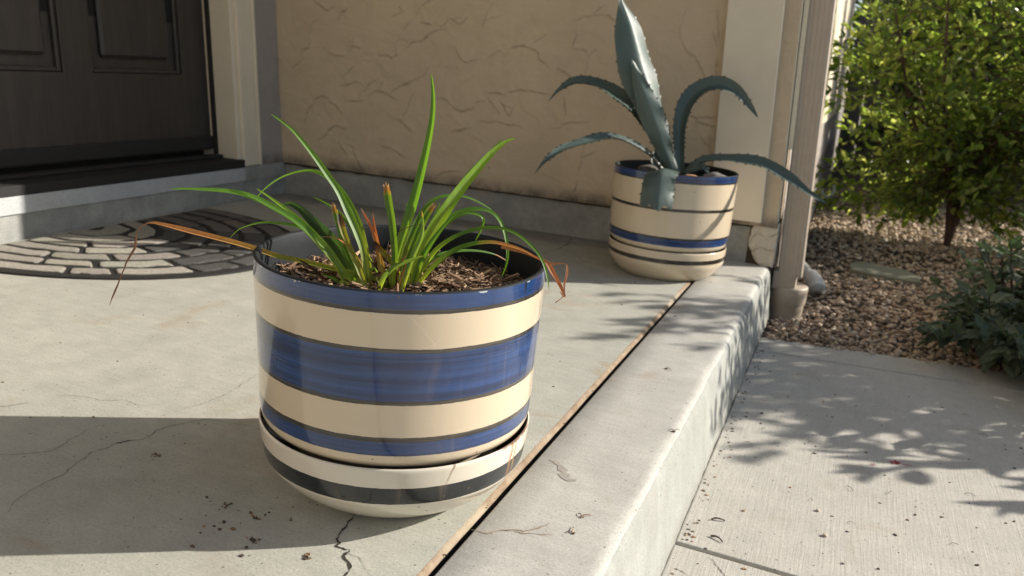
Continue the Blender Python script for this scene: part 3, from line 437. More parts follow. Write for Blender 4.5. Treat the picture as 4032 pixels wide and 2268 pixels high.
path_main = prism('path', [(.343,.284),(1.0,.270),(2.6,.250),(2.6,y1_(2.6)-.0045),(1.0,y1_(1)-.0045),(.343,y1_(.343)-.0045)], -.26, PZ, M['path'], bev=.0035)
path_near = prism('path', [(.343,-3.4),(2.6,-3.4),(2.6,.240),(1.0,.260),(.343,.274)], -.26, PZ+.001, M['path'], bev=.0035)
path_edge = prism('path', [(.343,y1_(.343)+.0045),(1.0,y1_(1)+.0045),(2.6,y1_(2.6)+.0045),(2.6,yg(2.6)),(1.6,yg(1.6)),(1.0,yg(1)),(.6,yg(.6)+.003),(.5,yg(.5)-.004),(.343,yg(.343))], -.26, PZ-.001, M['path'], bev=.004)
for o in (path_main, path_near, path_edge): tag(o, kind='structure')
def ground_sheet():
    bm = bmesh.new(); v = [bm.verts.new(p) for p in ((-60,-60,-.215),(60,-60,-.215),(60,60,-.215),(-60,60,-.215))]; bm.faces.new(v)
    return tag(from_bm('ground', bm, M['yard']), kind='structure')
ground_sheet()
ck = [([(.40,.262),(.44,.215),(.47,.20),(.455,.18),(.43,.185)], .0012), ([(.36,.21),(.40,.19),(.44,.21)], .0008)]
strip('crack', ck, PZ+.0017, M['crack'], path_near)

# gravel bed -----------------------------------------------------------
def ico():
    bm = bmesh.new(); bmesh.ops.create_icosphere(bm, subdivisions=1, radius=1)
    V = np.array([v.co[:] for v in bm.verts]); Fc = np.array([[v.index for v in q.verts] for q in bm.faces]); bm.free(); return V, Fc
IV, IF = ico()
def stones(name, pts, sizes, mat, flat=.6, parent=None, rough=.28):
    Vs = []; Fs = []; k = len(IV)
    var = [IV*(1+rng.uniform(-rough, rough, (k, 1))) for _ in range(14)]
    for i, (p, s) in enumerate(zip(pts, sizes)):
        v = var[rng.integers(14)]*np.array([1, rng.uniform(.6, .95), flat*rng.uniform(.6, 1.1)])*s
        a = rng.uniform(0, 2*PI); b = rng.normal(0, .35); ca, sa, cb, sb = math.cos(a), math.sin(a), math.cos(b), math.sin(b)
        Rm = np.array([[ca,-sa,0],[sa,ca,0],[0,0,1]])@np.array([[1,0,0],[0,cb,-sb],[0,sb,cb]])
        Vs.append(v@Rm.T+p); Fs.append(IF+i*k)
    return np_mesh(name, np.concatenate(Vs), np.concatenate(Fs), mat, parent)
gp = []; gs = []
def gz(x, y): return -.178+.012*noise.noise(Vector((x*2.5, y*2.5, 0)))
for _ in range(21000):
    y = 1.42+rng.random()**1.5*4.6; x = .35+rng.random()*(1.25+.25*(y-1.4))
    if y < yg(x)+.002: continue
    s = rng.choice([.006,.009,.012,.016], p=[.3,.35,.25,.1])*rng.uniform(.68,.95)*(1 if y < 3.2 else 1.35)
    gp.append((x, y, gz(x, y)+rng.uniform(0, .012))); gs.append(s)
for _ in range(40):
    x = .36+rng.random()*.5; gp.append((x, yg(x)-rng.random()*.02, PZ+.004)); gs.append(rng.uniform(.003, .006))
gr = stones('gravel', gp, gs, M['gravel']); tag(gr, 'loose brown and tan gravel covering the planting bed', 'gravel', kind='stuff')
bm = bmesh.new()
NX, NY = 24, 60; gv = [[bm.verts.new((.345+3.4*i/NX, 1.44+.16*(.345+3.4*i/NX)+6.4*j/NY, gz(.345+3.4*i/NX, 1.4+6.4*j/NY)-.006)) for i in range(NX+1)] for j in range(NY+1)]
for j in range(NY):
    for i in range(NX): bm.faces.new((gv[j][i], gv[j][i+1], gv[j+1][i+1], gv[j+1][i]))
tag(from_bm('soil_ground', bm, M['earth']), kind='structure')
flag = prism('stepping_stone', [(.57,2.66),(.66,2.62),(.82,2.60),(.83,2.70),(.79,2.80),(.62,2.85),(.56,2.78)], -.185, -.158, M['stonep'], bev=.005)
tag(flag, 'flat pale green stepping stone lying in the gravel', 'stepping stone')

# ------------------------------------------------------------------ walls
wall = thing('stucco_wall', 'tan trowelled stucco wall behind the two striped pots', 'wall', (0,0,0))
box('wall_panel', (-1.62, .330, 1.700, 1.84, .122, 2.45), M['stucco'], wall, ln=True)
def stucco_skin():
    st_ = .0034; xs = np.arange(-1.4965, .3295, st_); zs = np.arange(.1215, .86, st_); nx, nz = len(xs), len(zs)
    H = np.zeros((nz, nx)); D = np.zeros((nz, nx)); rs = random.Random(4)
    for pts, wd in strokes:
        a_, b_ = Vector((*pts[0], 0)), Vector((*pts[1], 0)); c_, d_ = Vector((*pts[-2], 0)), Vector((*pts[-1], 0))
        ext = [(a_+(a_-b_).normalized()*.02)[:]]+[(a, b, 0) for a, b in pts]+[(d_+(d_-c_).normalized()*.02)[:]]
        P_ = catmull(ext, len(pts)*12); n = len(P_)
        P2 = np.array([(p.x+.003*noise.noise(Vector((p.x*80, p.y*80, 5))), p.y+.003*noise.noise(Vector((p.x*80, p.y*80, 9)))) for p in P_]); T = np.gradient(P2, axis=0); T /= np.linalg.norm(T, axis=1, keepdims=True)+1e-9
        N = np.stack([-T[:, 1], T[:, 0]], 1)
        if N[:, 1].sum() < 0: N = -N
        m_ = .036; i0, i1 = np.searchsorted(xs, [P2[:, 0].min()-m_, P2[:, 0].max()+m_]); j0, j1 = np.searchsorted(zs, [P2[:, 1].min()-m_, P2[:, 1].max()+m_])
        if i1 <= i0 or j1 <= j0: continue
        gx, gz_ = np.meshgrid(xs[i0:i1], zs[j0:j1]); dx = gx[..., None]-P2[:, 0]; dz = gz_[..., None]-P2[:, 1]; dd = dx*dx+dz*dz; k = dd.argmin(-1)
        d = np.sqrt(np.take_along_axis(dd, k[..., None], -1)[..., 0]); sd_ = np.take_along_axis(dx, k[..., None], -1)[..., 0]*N[k, 0]+np.take_along_axis(dz, k[..., None], -1)[..., 0]*N[k, 1]
        u = k/(n-1); end = np.clip(1-np.abs(2*u-1)**3, 0, 1); vary = np.array([.45+.9*abs(noise.noise(Vector((p[0]*28, p[1]*28, 1)))) for p in P2])[k]
        w_ = wd*.25*(.5+vary); s_ = 1/(1+np.exp(-sd_/.0012))
        H[j0:j1, i0:i1] = np.maximum(H[j0:j1, i0:i1], .0042*end*s_*np.exp(-d/.016)*(.6+.6*vary))
        D[j0:j1, i0:i1] = np.maximum(D[j0:j1, i0:i1], end*np.clip(vary*1.35, 0, 1)*np.exp(-(d/(w_+.0012))**2)*(.55+.45*(sd_ < .001)))
    V = []; C_ = []
    for jj in range(nz):
        for ii in range(nx):
            x, z = float(xs[ii]), float(zs[jj]); q = .0011*noise.noise(Vector((x*19, z*25, 0)))+.0005*noise.noise(Vector((x*75, z*75, 3)))+.0022*noise.noise(Vector((x*5, z*6.5, 7)))
            edge = min(1, (z-.1215)/.01, (.3295-x)/.004+.2); V.append(lean((x, 1.6995-(H[jj, ii]+q+.0022)*edge, z))); C_.append((D[jj, ii],)*3)
    I = np.arange((nz-1)*nx).reshape(nz-1, nx)[:, :-1].ravel(); Fc = np.stack([I, I+1, I+nx+1, I+nx], 1)
    np_mesh('stucco_surface', V, Fc, M['stucco'], wall, smooth=True, cols=np.array(C_))
stucco_skin()
box('foundation', (-1.62, .245, 1.7155, 1.83, -.1, .1215), M['found'], wall)
bm = bmesh.new(); prev = None
for i in range(60):
    x = -1.495+1.74*i/59; h = .005+.007*abs(noise.noise(Vector((x*9, 0, 0))))+.005*abs(noise.noise(Vector((x*50, 3, 0))))
    a, b = bm.verts.new((x, 1.699, .1225)), bm.verts.new((x, 1.703, .1222-h)); c3, d3 = bm.verts.new((x, 1.7156, .1222-h*.6)), bm.verts.new((x, 1.7156, .1225))
    if prev: 
        for u, v in ((a,b),(b,c3)): 
            pass
        bm.faces.new((prev[0], a, b, prev[1])); bm.faces.new((prev[1], b, c3, prev[2]))
    prev = (a, b, c3)
from_bm('drip_edge', bm, M['mould'], wall)
ew = thing('entry_wall', 'greyish stucco strip of wall between the door casing and the corner', 'wall', (0,0,0))
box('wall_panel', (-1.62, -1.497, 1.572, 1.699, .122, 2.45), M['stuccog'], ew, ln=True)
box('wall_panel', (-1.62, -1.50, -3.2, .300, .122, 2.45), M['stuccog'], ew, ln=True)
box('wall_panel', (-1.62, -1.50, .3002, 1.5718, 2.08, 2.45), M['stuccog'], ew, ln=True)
box('gap_sky_block', (-1.76, -1.665, -3.2, 1.84, -.1, 2.46), M['black'], ew)  # added black box that stops sky showing through the gap under the door
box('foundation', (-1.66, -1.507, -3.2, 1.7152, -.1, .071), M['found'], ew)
box('foundation', (-1.66, -1.502, 1.4815, 1.7152, .0712, .1218), M['found'], ew)
ds = box('door_sill', (-1.66, -1.4985, -3.2, 1.481, .0712, .1195), M['sill'], None, bev=.002); tag(ds, 'long grey concrete sill under the black threshold', 'sill')
# door ------------------------------------------------------------
door = thing('front_door', 'dark brown wooden front door with recessed panels', 'door', (-1.62, .94, .17))
def dbox(name, d, mat, bev=0, par=None):
    bm = bmesh.new(); add_box(bm, *d, ln=True, bev=bev)
    for v in bm.verts: v.co -= Vector((-1.62, .94, .17))
    return from_bm(name, bm, mat, par or door)
for y0, y1 in ((.42, .535), (.885, .983), (1.345, 1.4585)): dbox('stile', (-1.655, -1.620, y0, y1, .172, 2.05), M['door'], .0015)
for z0, z1 in ((.172, .430), (1.02, 1.18), (1.93, 2.05)):
    for y0, y1 in ((.5352, .8848), (.9832, 1.3448)): dbox('rail', (-1.655, -1.6205, y0, y1, z0, z1), M['door'], .001)
for z0, z1 in ((.4302, 1.0198), (1.1802, 1.9298)):
    for y0, y1 in ((.5352, .8848), (.9832, 1.3448)):
        p_ = dbox('panel', (-1.652, -1.640, y0, y1, z0, z1), M['door'])
        bm = bmesh.new()
        add_box(bm, -1.6398, -1.6235, y0+.045, y1-.045, z0+.045, z1-.045, ln=True, bev=.010, seg=1)
        for yy in ((y0, y0+.014), (y1-.014, y1)): add_box(bm, -1.6398, -1.6265, yy[0], yy[1], z0, z1, ln=True, bev=.004)
        for zz in ((z0, z0+.014), (z1-.014, z1)): add_box(bm, -1.6398, -1.6270, y0+.0142, y1-.0142, zz[0], zz[1], ln=True, bev=.004)
        for v in bm.verts: v.co -= Vector((-1.62, .94, .17))
        from_bm('panel_moulding', bm, M['door'], door)
dbox('door_sweep', (-1.6198, -1.606, .42, 1.4585, .176, .222), M['thresh'], .004)
fr = thing('door_frame', 'cream painted door casing and jamb right of the dark door', 'door frame', (0,0,0))
box('jamb', (-1.66, -1.5045, 1.460, 1.4800, .1478, 2.08), M['trim'], fr, ln=True, bev=.002)
box('jamb', (-1.66, -1.5045, .400, .4198, .1478, 2.08), M['trim'], fr, ln=True, bev=.002)
box('door_stop', (-1.6055, -1.590, 1.4515, 1.4598, .149, 2.06), M['thresh'], fr, ln=True)
bm = bmesh.new()
add_box(bm, -1.515, -1.4925, 1.4802, 1.503, .1235, 2.16, ln=True, bev=.003); add_box(bm, -1.515, -1.4965, 1.5032, 1.560, .1235, 2.16, ln=True, bev=.002); add_box(bm, -1.515, -1.4905, 1.5602, 1.574, .1235, 2.16, ln=True, bev=.003)
from_bm('casing', bm, M['trim'], fr)
bm = bmesh.new(); add_box(bm, -1.515, -1.4925, .318, .3998, .1235, 2.16, ln=True, bev=.003); from_bm('casing', bm, M['trim'], fr)
th = thing('threshold', 'black metal threshold under the front door', 'threshold', (0,0,0))
box('threshold_plate', (-1.66, -1.4965, .40, 1.4785, .1197, .1475), M['thresh'], th, bev=.002)
box('threshold_ridge', (-1.612, -1.575, .42, 1.4595, .1477, .160), M['thresh'], th, bev=.005)
# end post trim ---------------------------------------------------
post = thing('corner_trim', 'wide cream corner board at the right end of the tan wall', 'trim board', (0,0,0))
box('face_board', (.1265, .284, 1.670, 1.6995, .136, 2.45), M['trim'], post, ln=True, bev=.0028)
box('corner_board', (.2845, .331, 1.6985, 1.745, .138, 2.45), M['trimw'], post, ln=True, bev=.004)
# broken plaster end of the foundation ----------------------------
bm = bmesh.new(); NP = 44; grid = {}
for j in range(NP+1):
    z = .136*j/NP; w_l = .250+.022*(1-abs(2*j/NP-1.15)**1.6)*-1+.016+.010*noise.noise(Vector((0, z*40, 2)))+.020*max(0, .25-j/NP)/.25
    for i in range(NP+1):
        x = w_l+(.329-w_l)*i/NP; e = min(i, 3)/3*min(1, (NP-j)/1.5+.4)
        y = 1.716-.014*e**.5-.004*noise.noise(Vector((x*45, z*38, 0)))-.0035*abs(noise.noise(Vector((x*70, z*60, 7))))+.006*(1 if abs(noise.noise(Vector((x*22+3, z*20, 4))))<.035 else 0)
        grid[i, j] = bm.verts.new((x-.001*0, y, z))
for j in range(NP):
    for i in range(NP): bm.faces.new((grid[i, j], grid[i+1, j], grid[i+1, j+1], grid[i, j+1]))
for j in range(NP):
    a, b = grid[NP, j], grid[NP, j+1]; c3, d3 = bm.verts.new((.3295, 1.80, a.co.z)), bm.verts.new((.3295, 1.80, b.co.z)); bm.faces.new((a, c3, d3, b))
pl = from_bm('broken_plaster', bm, M['plaster'], None, True); tag(pl, 'cracked cream plaster patch under the corner board', 'plaster')
bk = box('gap_backing', (.2455, .3285, 1.722, 1.83, -.1, .1375), M['earth'], wall)
sw = thing('side_wall', 'pale stucco side wall of the house running back past the downspout', 'wall', (0,0,0))
bm = bmesh.new(); NZ, NYY = 60, 2
rows = []
for j in range(NZ+1):
    z = .36+2.1*j/NZ; e = 1.722-.010*noise.noise(Vector((0, 0, z*14)))-.006*noise.noise(Vector((0, 0, z*60)))
    rows.append([bm.verts.new(lean((.3335, e, z))), bm.verts.new(lean((.346, e+.002, z))), bm.verts.new(lean((.346, 7.5, z)))])
for a, b in zip(rows, rows[1:]):
    for i in range(2): bm.faces.new((a[i], a[i+1], b[i+1], b[i]))
from_bm('stucco_skin', bm, M['trimw'], sw)
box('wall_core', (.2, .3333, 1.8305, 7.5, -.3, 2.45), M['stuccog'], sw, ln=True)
# porch roof ------------------------------------------------------
rf = box('porch_roof', (-1.9, .55, -1.6, 1.95, 2.46, 2.62), M['white']); tag(rf, 'cream porch ceiling above the doorway', 'roof')
gw = box('bounce_wall', (-1.9, .60, -3.45, -3.22, -.2, 2.6), M['bounce']); tag(gw, 'added unseen tan wall behind the camera, bouncing sunlight onto the porch', 'wall')  # added out-of-view wall whose sunlit face bounces warm light onto the porch
# downspout --------------------------------------------------------
dsp = thing('downspout', 'fluted taupe downspout standing beside the corner board', 'downspout', (.380, 1.776, -.172))
def dloc(bm):
    for v in bm.verts: v.co -= Vector((.385, 1.65, -.155))
cs = [(.352,1.690),(.349,1.686),(.349,1.626),(.353,1.620)]
for k in range(4):
    x = .359+k*.014; cs += [(x,1.620),(x+.0025,1.6216),(x+.0055,1.6216),(x+.008,1.620)]
cs += [(.413,1.620),(.419,1.6225),(.4215,1.628)]
for k in range(3):
    y = 1.636+k*.016; cs += [(.4215,y),(.418,y+.003),(.418,y+.007),(.4215,y+.010)]
cs += [(.4215,1.687),(.418,1.690)]
bm = bmesh.new(); rg = []
for z in (-.010, .6, 1.2, 1.8, 2.5): rg.append([bm.verts.new(lean((x, y, z))) for x, y in cs])
for a, b in zip(rg, rg[1:]):
    for i in range(len(cs)): bm.faces.new((a[i], a[(i+1)%len(cs)], b[(i+1)%len(cs)], b[i]))
dloc(bm); from_bm('pipe', bm, M['spout'], dsp)
bm = bmesh.new(); add_box(bm, .336, .4075, 1.618, 1.693, -.058, .0005, bev=.004); dloc(bm); from_bm('adapter', bm, M['collar'], dsp)
col_ = spin('collar', [(.0,.108),(.053,.108),(.060,.1055),(.0615,.101),(.0595,.052),(.0575,.049),(.0560,.046),(.0525,-.04)], M['collar'], dsp, 64); col_.location = (-.001, .02, 0)
# white plastic elbow ----------------------------------------------
el = thing('drain_elbow', 'loose white plastic pipe elbow lying on the gravel', 'pipe fitting', (.43, 2.2, -.145))
bm = bmesh.new()
pa = catmull([(-.036,.16,.030),(-.022,.10,.028),(-.006,.04,.026),(.008,-.005,.022)], 10); add_tube(bm, [Vector(p) for p in pa], .018, .019, 20)
from_bm('pipe', bm, M['pvc'], el, True)
bm = bmesh.new(); pa = catmull([(.004,.01,.026),(.014,-.02,.022),(.026,-.045,.012),(.034,-.07,-.002)], 10); add_tube(bm, [Vector(p) for p in pa], .027, .030, 24)
from_bm('socket', bm, M['pvc'], el, True)
# corrugated white hose loop ----------------------------------------
bm = bmesh.new(); hp = [Vector((.415+.028*math.cos(a), 3.5+.03*math.sin(a), .055+.034*math.sin(a))) for a in [PI*1.05+1.25*PI*k/40 for k in range(41)]]
for k in range(0, 40): add_tube(bm, [hp[k], hp[k]+(hp[k+1]-hp[k])*.55], .0075, .0075, 12)
add_tube(bm, hp, .006, .006, 10)
hs = from_bm('corrugated_hose', bm, M['pvc'], None, True); tag(hs, 'curl of ribbed white hose at the foot of the shrub', 'hose')

# ------------------------------------------------------------------ doormat
mat = thing('doormat', 'half round rubber doormat with a flagstone pattern', 'doormat', (-1.47, .795, 0))
AX, BY = .64, .465
def ell(k, a): return (k*AX*math.cos(a), k*BY*math.sin(a))
prf = []; bm = bmesh.new()
out = [ell(1, -PI/2+PI*i/80) for i in range(81)]
ai = [ell(.985, -PI/2+PI*i/80) for i in range(81)]
lo = [bm.verts.new((x, y, .0008)) for x, y in out]; mi_ = [bm.verts.new((x, y, .0045)) for x, y in out]; hi = [bm.verts.new((x, y, .006)) for x, y in ai]
for i in range(80): bm.faces.new((lo[i], lo[i+1], mi_[i+1], mi_[i])); bm.faces.new((mi_[i], mi_[i+1], hi[i+1], hi[i]))
bm.faces.new(hi[::-1]); bm.faces.new((lo[0], mi_[0], hi[0], hi[-1], mi_[-1], lo[-1]))
bmesh.ops.recalc_face_normals(bm, faces=bm.faces); from_bm('mat_base', bm, M['rubber'], mat)
cv = []; cf = []; cc_ = []
rows_k = [.975, .845, .715, .585, .455, .325, .195, .065]
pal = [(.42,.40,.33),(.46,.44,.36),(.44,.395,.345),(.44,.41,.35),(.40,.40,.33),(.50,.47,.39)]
bm = bmesh.new(); cl = bm.verts.layers.float_color.new('col')
for ri in range(len(rows_k)-1):
    k1, k0 = rows_k[ri]-.010, rows_k[ri+1]+.010; km = (k0+k1)/2; per = PI*math.hypot(AX, BY)/1.414*km
    n = max(1, int(per/random.uniform(.135, .165))); offs = [(-PI/2)+PI*(i+(random.uniform(-.28, .28) if 0 < i < n else 0))/n for i in range(n+1)]
    for i in range(n):
        g_ = .0062/(.53*km); a0, a1 = offs[i]+g_, offs[i+1]-g_; s0, s1 = random.uniform(-.05, .05), random.uniform(-.05, .05)
        quad = []
        m4 = 4
        lowr = [(k0+random.uniform(-.002,.018), a0+(a1-a0)*t/m4+s0*.3) for t in range(m4+1)]; upr = [(k1-random.uniform(-.002,.018), a1-(a1-a0)*t/m4) for t in range(m4+1)]
        ring = [ell(*q) for q in lowr+upr]
        # chamfer corners
        R2 = []
        nn = len(ring)
        for j in range(nn):
            p = Vector((*ring[j], 0)); a_, b_ = Vector((*ring[j-1], 0)), Vector((*ring[(j+1)%nn], 0))
            if j in (0, m4, m4+1, nn-1): R2 += [p+(a_-p).normalized()*min(.006, (a_-p).length*.4), p+(b_-p).normalized()*min(.006, (b_-p).length*.4)]
            else: R2.append(p)
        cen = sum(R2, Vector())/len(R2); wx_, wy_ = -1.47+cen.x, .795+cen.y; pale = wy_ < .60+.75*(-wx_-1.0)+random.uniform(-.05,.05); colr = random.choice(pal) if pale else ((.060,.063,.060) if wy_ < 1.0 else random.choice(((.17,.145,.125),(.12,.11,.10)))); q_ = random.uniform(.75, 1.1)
        def ringv(s, z, dk=1):
            o = []
            for p in R2:
                d = p-cen; L_ = d.length; pp = cen+d*max(0, (L_-s)/L_)
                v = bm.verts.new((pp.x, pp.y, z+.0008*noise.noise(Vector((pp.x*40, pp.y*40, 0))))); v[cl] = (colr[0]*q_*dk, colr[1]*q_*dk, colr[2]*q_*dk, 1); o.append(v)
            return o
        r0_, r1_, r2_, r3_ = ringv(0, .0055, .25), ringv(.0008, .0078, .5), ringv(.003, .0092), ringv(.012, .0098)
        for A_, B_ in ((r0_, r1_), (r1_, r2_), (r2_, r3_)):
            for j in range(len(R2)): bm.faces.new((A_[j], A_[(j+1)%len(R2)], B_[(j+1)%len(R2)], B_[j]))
        bm.faces.new(r3_)
bmesh.ops.recalc_face_normals(bm, faces=bm.faces)
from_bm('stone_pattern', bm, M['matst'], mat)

# ------------------------------------------------------------------ pots
def make_pot(name, label, loc, outer, th_, mat, tilt=(0,0)):
    t = thing(name, label, 'plant pot', loc, 'striped glazed pots')
    t.rotation_euler = (tilt[0], tilt[1], 0)
    body = spin('pot_body', outer, mat, t)
    rt, zt = outer[-1]
    inn = [(rt, zt), (rt-.0012, zt+.0014), (rt-.0035, zt+.002), (rt-.0062, zt+.0010), (rt-.0075, zt-.002)]
    inn += [(rt-.0075-.004*k/8, zt-.002-.14*k/8) for k in range(1, 9)]
    spin('pot_inside', inn, M['inner'], t)
    return t
o1 = smooth_prof([(.135,.020),(.137,.055),(.141,.080),(.151,.0905),(.163,.0965),(.1705,.104),(.1734,.1141),(.1748,.135),(.1758,.175),(.1772,.215),(.1785,.245),(.1798,.280),(.1800,.3055)], 6)
pot1 = make_pot('striped_pot', 'large cream and navy striped pot in front, holding green strap leaves', (0,0,0), o1, .007, M['pot1'])
def make_saucer(label, loc, prof, inner, mat):
    t = thing('pot_saucer', label, 'saucer', loc, 'striped pot saucers')
    spin('saucer_body', prof, mat, t); spin('saucer_inside', inner, M['wetin'], t); return t
sp1 = smooth_prof([(.100,.0015),(.112,.0018),(.1235,.0075),(.1385,.0175),(.1530,.0305),(.1640,.0435),(.1693,.052),(.1718,.065),(.1738,.0800),(.1752,.0935)], 6)+[(.1754,.0965),(.1748,.0984),(.1735,.0990)]
make_saucer('large cream saucer with a black band and rust drips under the front pot', (0,0,0), sp1, [(.1735,.0990),(.1722,.0985),(.1714,.096),(.1690,.075),(.165,.05),(.150,.03),(.12,.012),(0,.012)], M['sau1'])
p2 = pot2
o2 = smooth_prof([(.128,.018),(.130,.050),(.136,.074),(.150,.086),(.1595,.092),(.1640,.0985),(.1660,.1045),(.1690,.13),(.1702,.17),(.1706,.205),(.1712,.24),(.1714,.272),(.1715,.2965)], 6)
potb = make_pot('striped_pot', 'smaller looking cream pot with navy rim by the corner board, holding an agave', (p2[0],p2[1],0), o2, .007, M['pot2'])
sp2 = smooth_prof([(.105,.0015),(.122,.0015),(.130,.006),(.142,.016),(.154,.031),(.1625,.0445),(.1650,.055),(.1662,.070),(.1665,.083)], 6)+[(.1664,.0865),(.1656,.0885),(.1642,.0890)]
make_saucer('cream saucer with one thin black line under the agave pot', (p2[0],p2[1],0), sp2, [(.1642,.0890),(.163,.0885),(.162,.086),(.160,.068),(.155,.045),(.14,.027),(.11,.012),(0,.012)], M['sau2'])
# soil and mulch
def soil(name, loc, r, z, label, amp, lump):
    bm = bmesh.new(); n, m_ = 26, 72; rings = []
    cen = bm.verts.new((0,0,z+amp*.5))
    for i in range(1, n+1):
        rr = r*i/n; ring = []
        for j in range(m_):
            a = 2*PI*j/m_; x, y = rr*math.cos(a), rr*math.sin(a)
            h = amp*noise.noise(Vector((x*14, y*14, 1)))+amp*.6*noise.noise(Vector((x*45, y*45, 2)))+lump(x, y)
            ring.append(bm.verts.new((x, y, z+h)))
        rings.append(ring)
    for j in range(m_): bm.faces.new((cen, rings[0][j], rings[0][(j+1)%m_]))
    for A_, B_ in zip(rings, rings[1:]):
        for j in range(m_): bm.faces.new((A_[j], B_[j], B_[(j+1)%m_], A_[(j+1)%m_]))
    o = from_bm(name, bm, M['soil']); o.location = loc; tag(o, label, 'soil', kind='stuff'); return o
def lump1(x, y):
    g = lambda a, b, s, h: h*math.exp(-((x-a)**2+(y-b)**2)/s**2)
    return g(.10, .01, .06, .012)+g(-.02, .06, .05, .018)+g(-.10, -.02, .04, .006)
soil('potting_soil', (0,0,0), .171, .262, 'dark soil filling the front pot', .008, lump1)
def mulch(n, loc, r, z, lump, seed, smin=.012, smax=.045):
    rg_ = random.Random(seed); bm = bmesh.new()
    for _ in range(n):
        rr = r*math.sqrt(rg_.random()); a = rg_.uniform(0, 2*PI); x, y = rr*math.cos(a), rr*math.sin(a); L_ = rg_.uniform(smin, smax)*(1 if rg_.random() < .8 else 1.5)
        L_ = min(L_, .05); d = rg_.uniform(0, 2*PI); tz = rg_.gauss(0, .28)
        dv = Vector((math.cos(d), math.sin(d), tz)).normalized(); p0 = Vector((x, y, z+lump(x, y)+rg_.uniform(.001, .010)))
        k = rg_.uniform(-1.3, 1.3); sd_ = Vector((-dv.y, dv.x, rg_.uniform(-.3, .3))).normalized(); w0 = rg_.choice((.0006,.0009,.0014,.0022,.0038))*rg_.uniform(.8,1.2); th2 = w0*rg_.uniform(.3, .7)
        pts = [p0+dv*L_*(t-.5)+sd_*k*L_*((t-.5)**2)*1.6+Vector((0,0,1))*rg_.uniform(-.001,.001) for t in (0, .33, .66, 1)]
        if any(math.hypot(q.x, q.y) > r+.001 for q in pts): continue
        up = dv.cross(sd_); rings = []
        for i, q in enumerate(pts):
            ww = w0*(.55 if i in (0, 3) else 1)
            rings.append([bm.verts.new(q+sd_*ww), bm.verts.new(q+up*th2), bm.verts.new(q-sd_*ww), bm.verts.new(q-up*th2)])
        for A_, B_ in zip(rings, rings[1:]):
            for j in range(4): bm.faces.new((A_[j], A_[(j+1)%4], B_[(j+1)%4], B_[j]))
        bm.faces.new(rings[0]); bm.faces.new(rings[-1][::-1])
    o = from_bm('bark_mulch', bm, M['mulch']); o.location = loc; return o
mu = mulch(2300, (0,0,0), .166, .262, lump1, 5, .006, .040); tag(mu, 'shredded brown bark mulch on the soil of the front pot', 'mulch', kind='stuff')
sb = soil('potting_soil', (p2[0],p2[1],0), .162, .262, 'dark soil around the agave', .006, lambda x, y: 0)
def rock(name, loc, s, mat, label, seed):
    bm = bmesh.new(); bmesh.ops.create_icosphere(bm, subdivisions=4, radius=1)
    for v in bm.verts:
        q = v.co.copy(); v.co = Vector((q.x*s[0], q.y*s[1], q.z*s[2]))*(1+.18*noise.noise(q*1.4+Vector((seed,0,0))))
    o = from_bm(name, bm, mat, None, True); o.location = loc; return tag(o, label, 'stone', 'stones in the agave pot')
M['rockg'] = plain('grey pebble', (.20,.19,.18), .6, 30, .3, .001); M['rocko'] = plain('orange stone', (.50,.27,.15), .7, 30, .2, .001); M['rockb'] = plain('brown grey stone', (.13,.115,.10), .8, 30, .3, .001)
rock('stone', (p2[0]+.115, p2[1]-.035, .284), (.036,.028,.017), M['rockg'], 'smooth grey stone lying in the agave pot, at its right', 1)
rock('stone', (p2[0]+.060, p2[1]-.085, .281), (.026,.022,.014), M['rocko'], 'orange brown stone lying in the agave pot', 2)
rock('stone', (p2[0]-.080, p2[1]+.000, .278), (.034,.030,.020), M['rockb'], 'dark rough stone lying in the agave pot, at its left', 3)

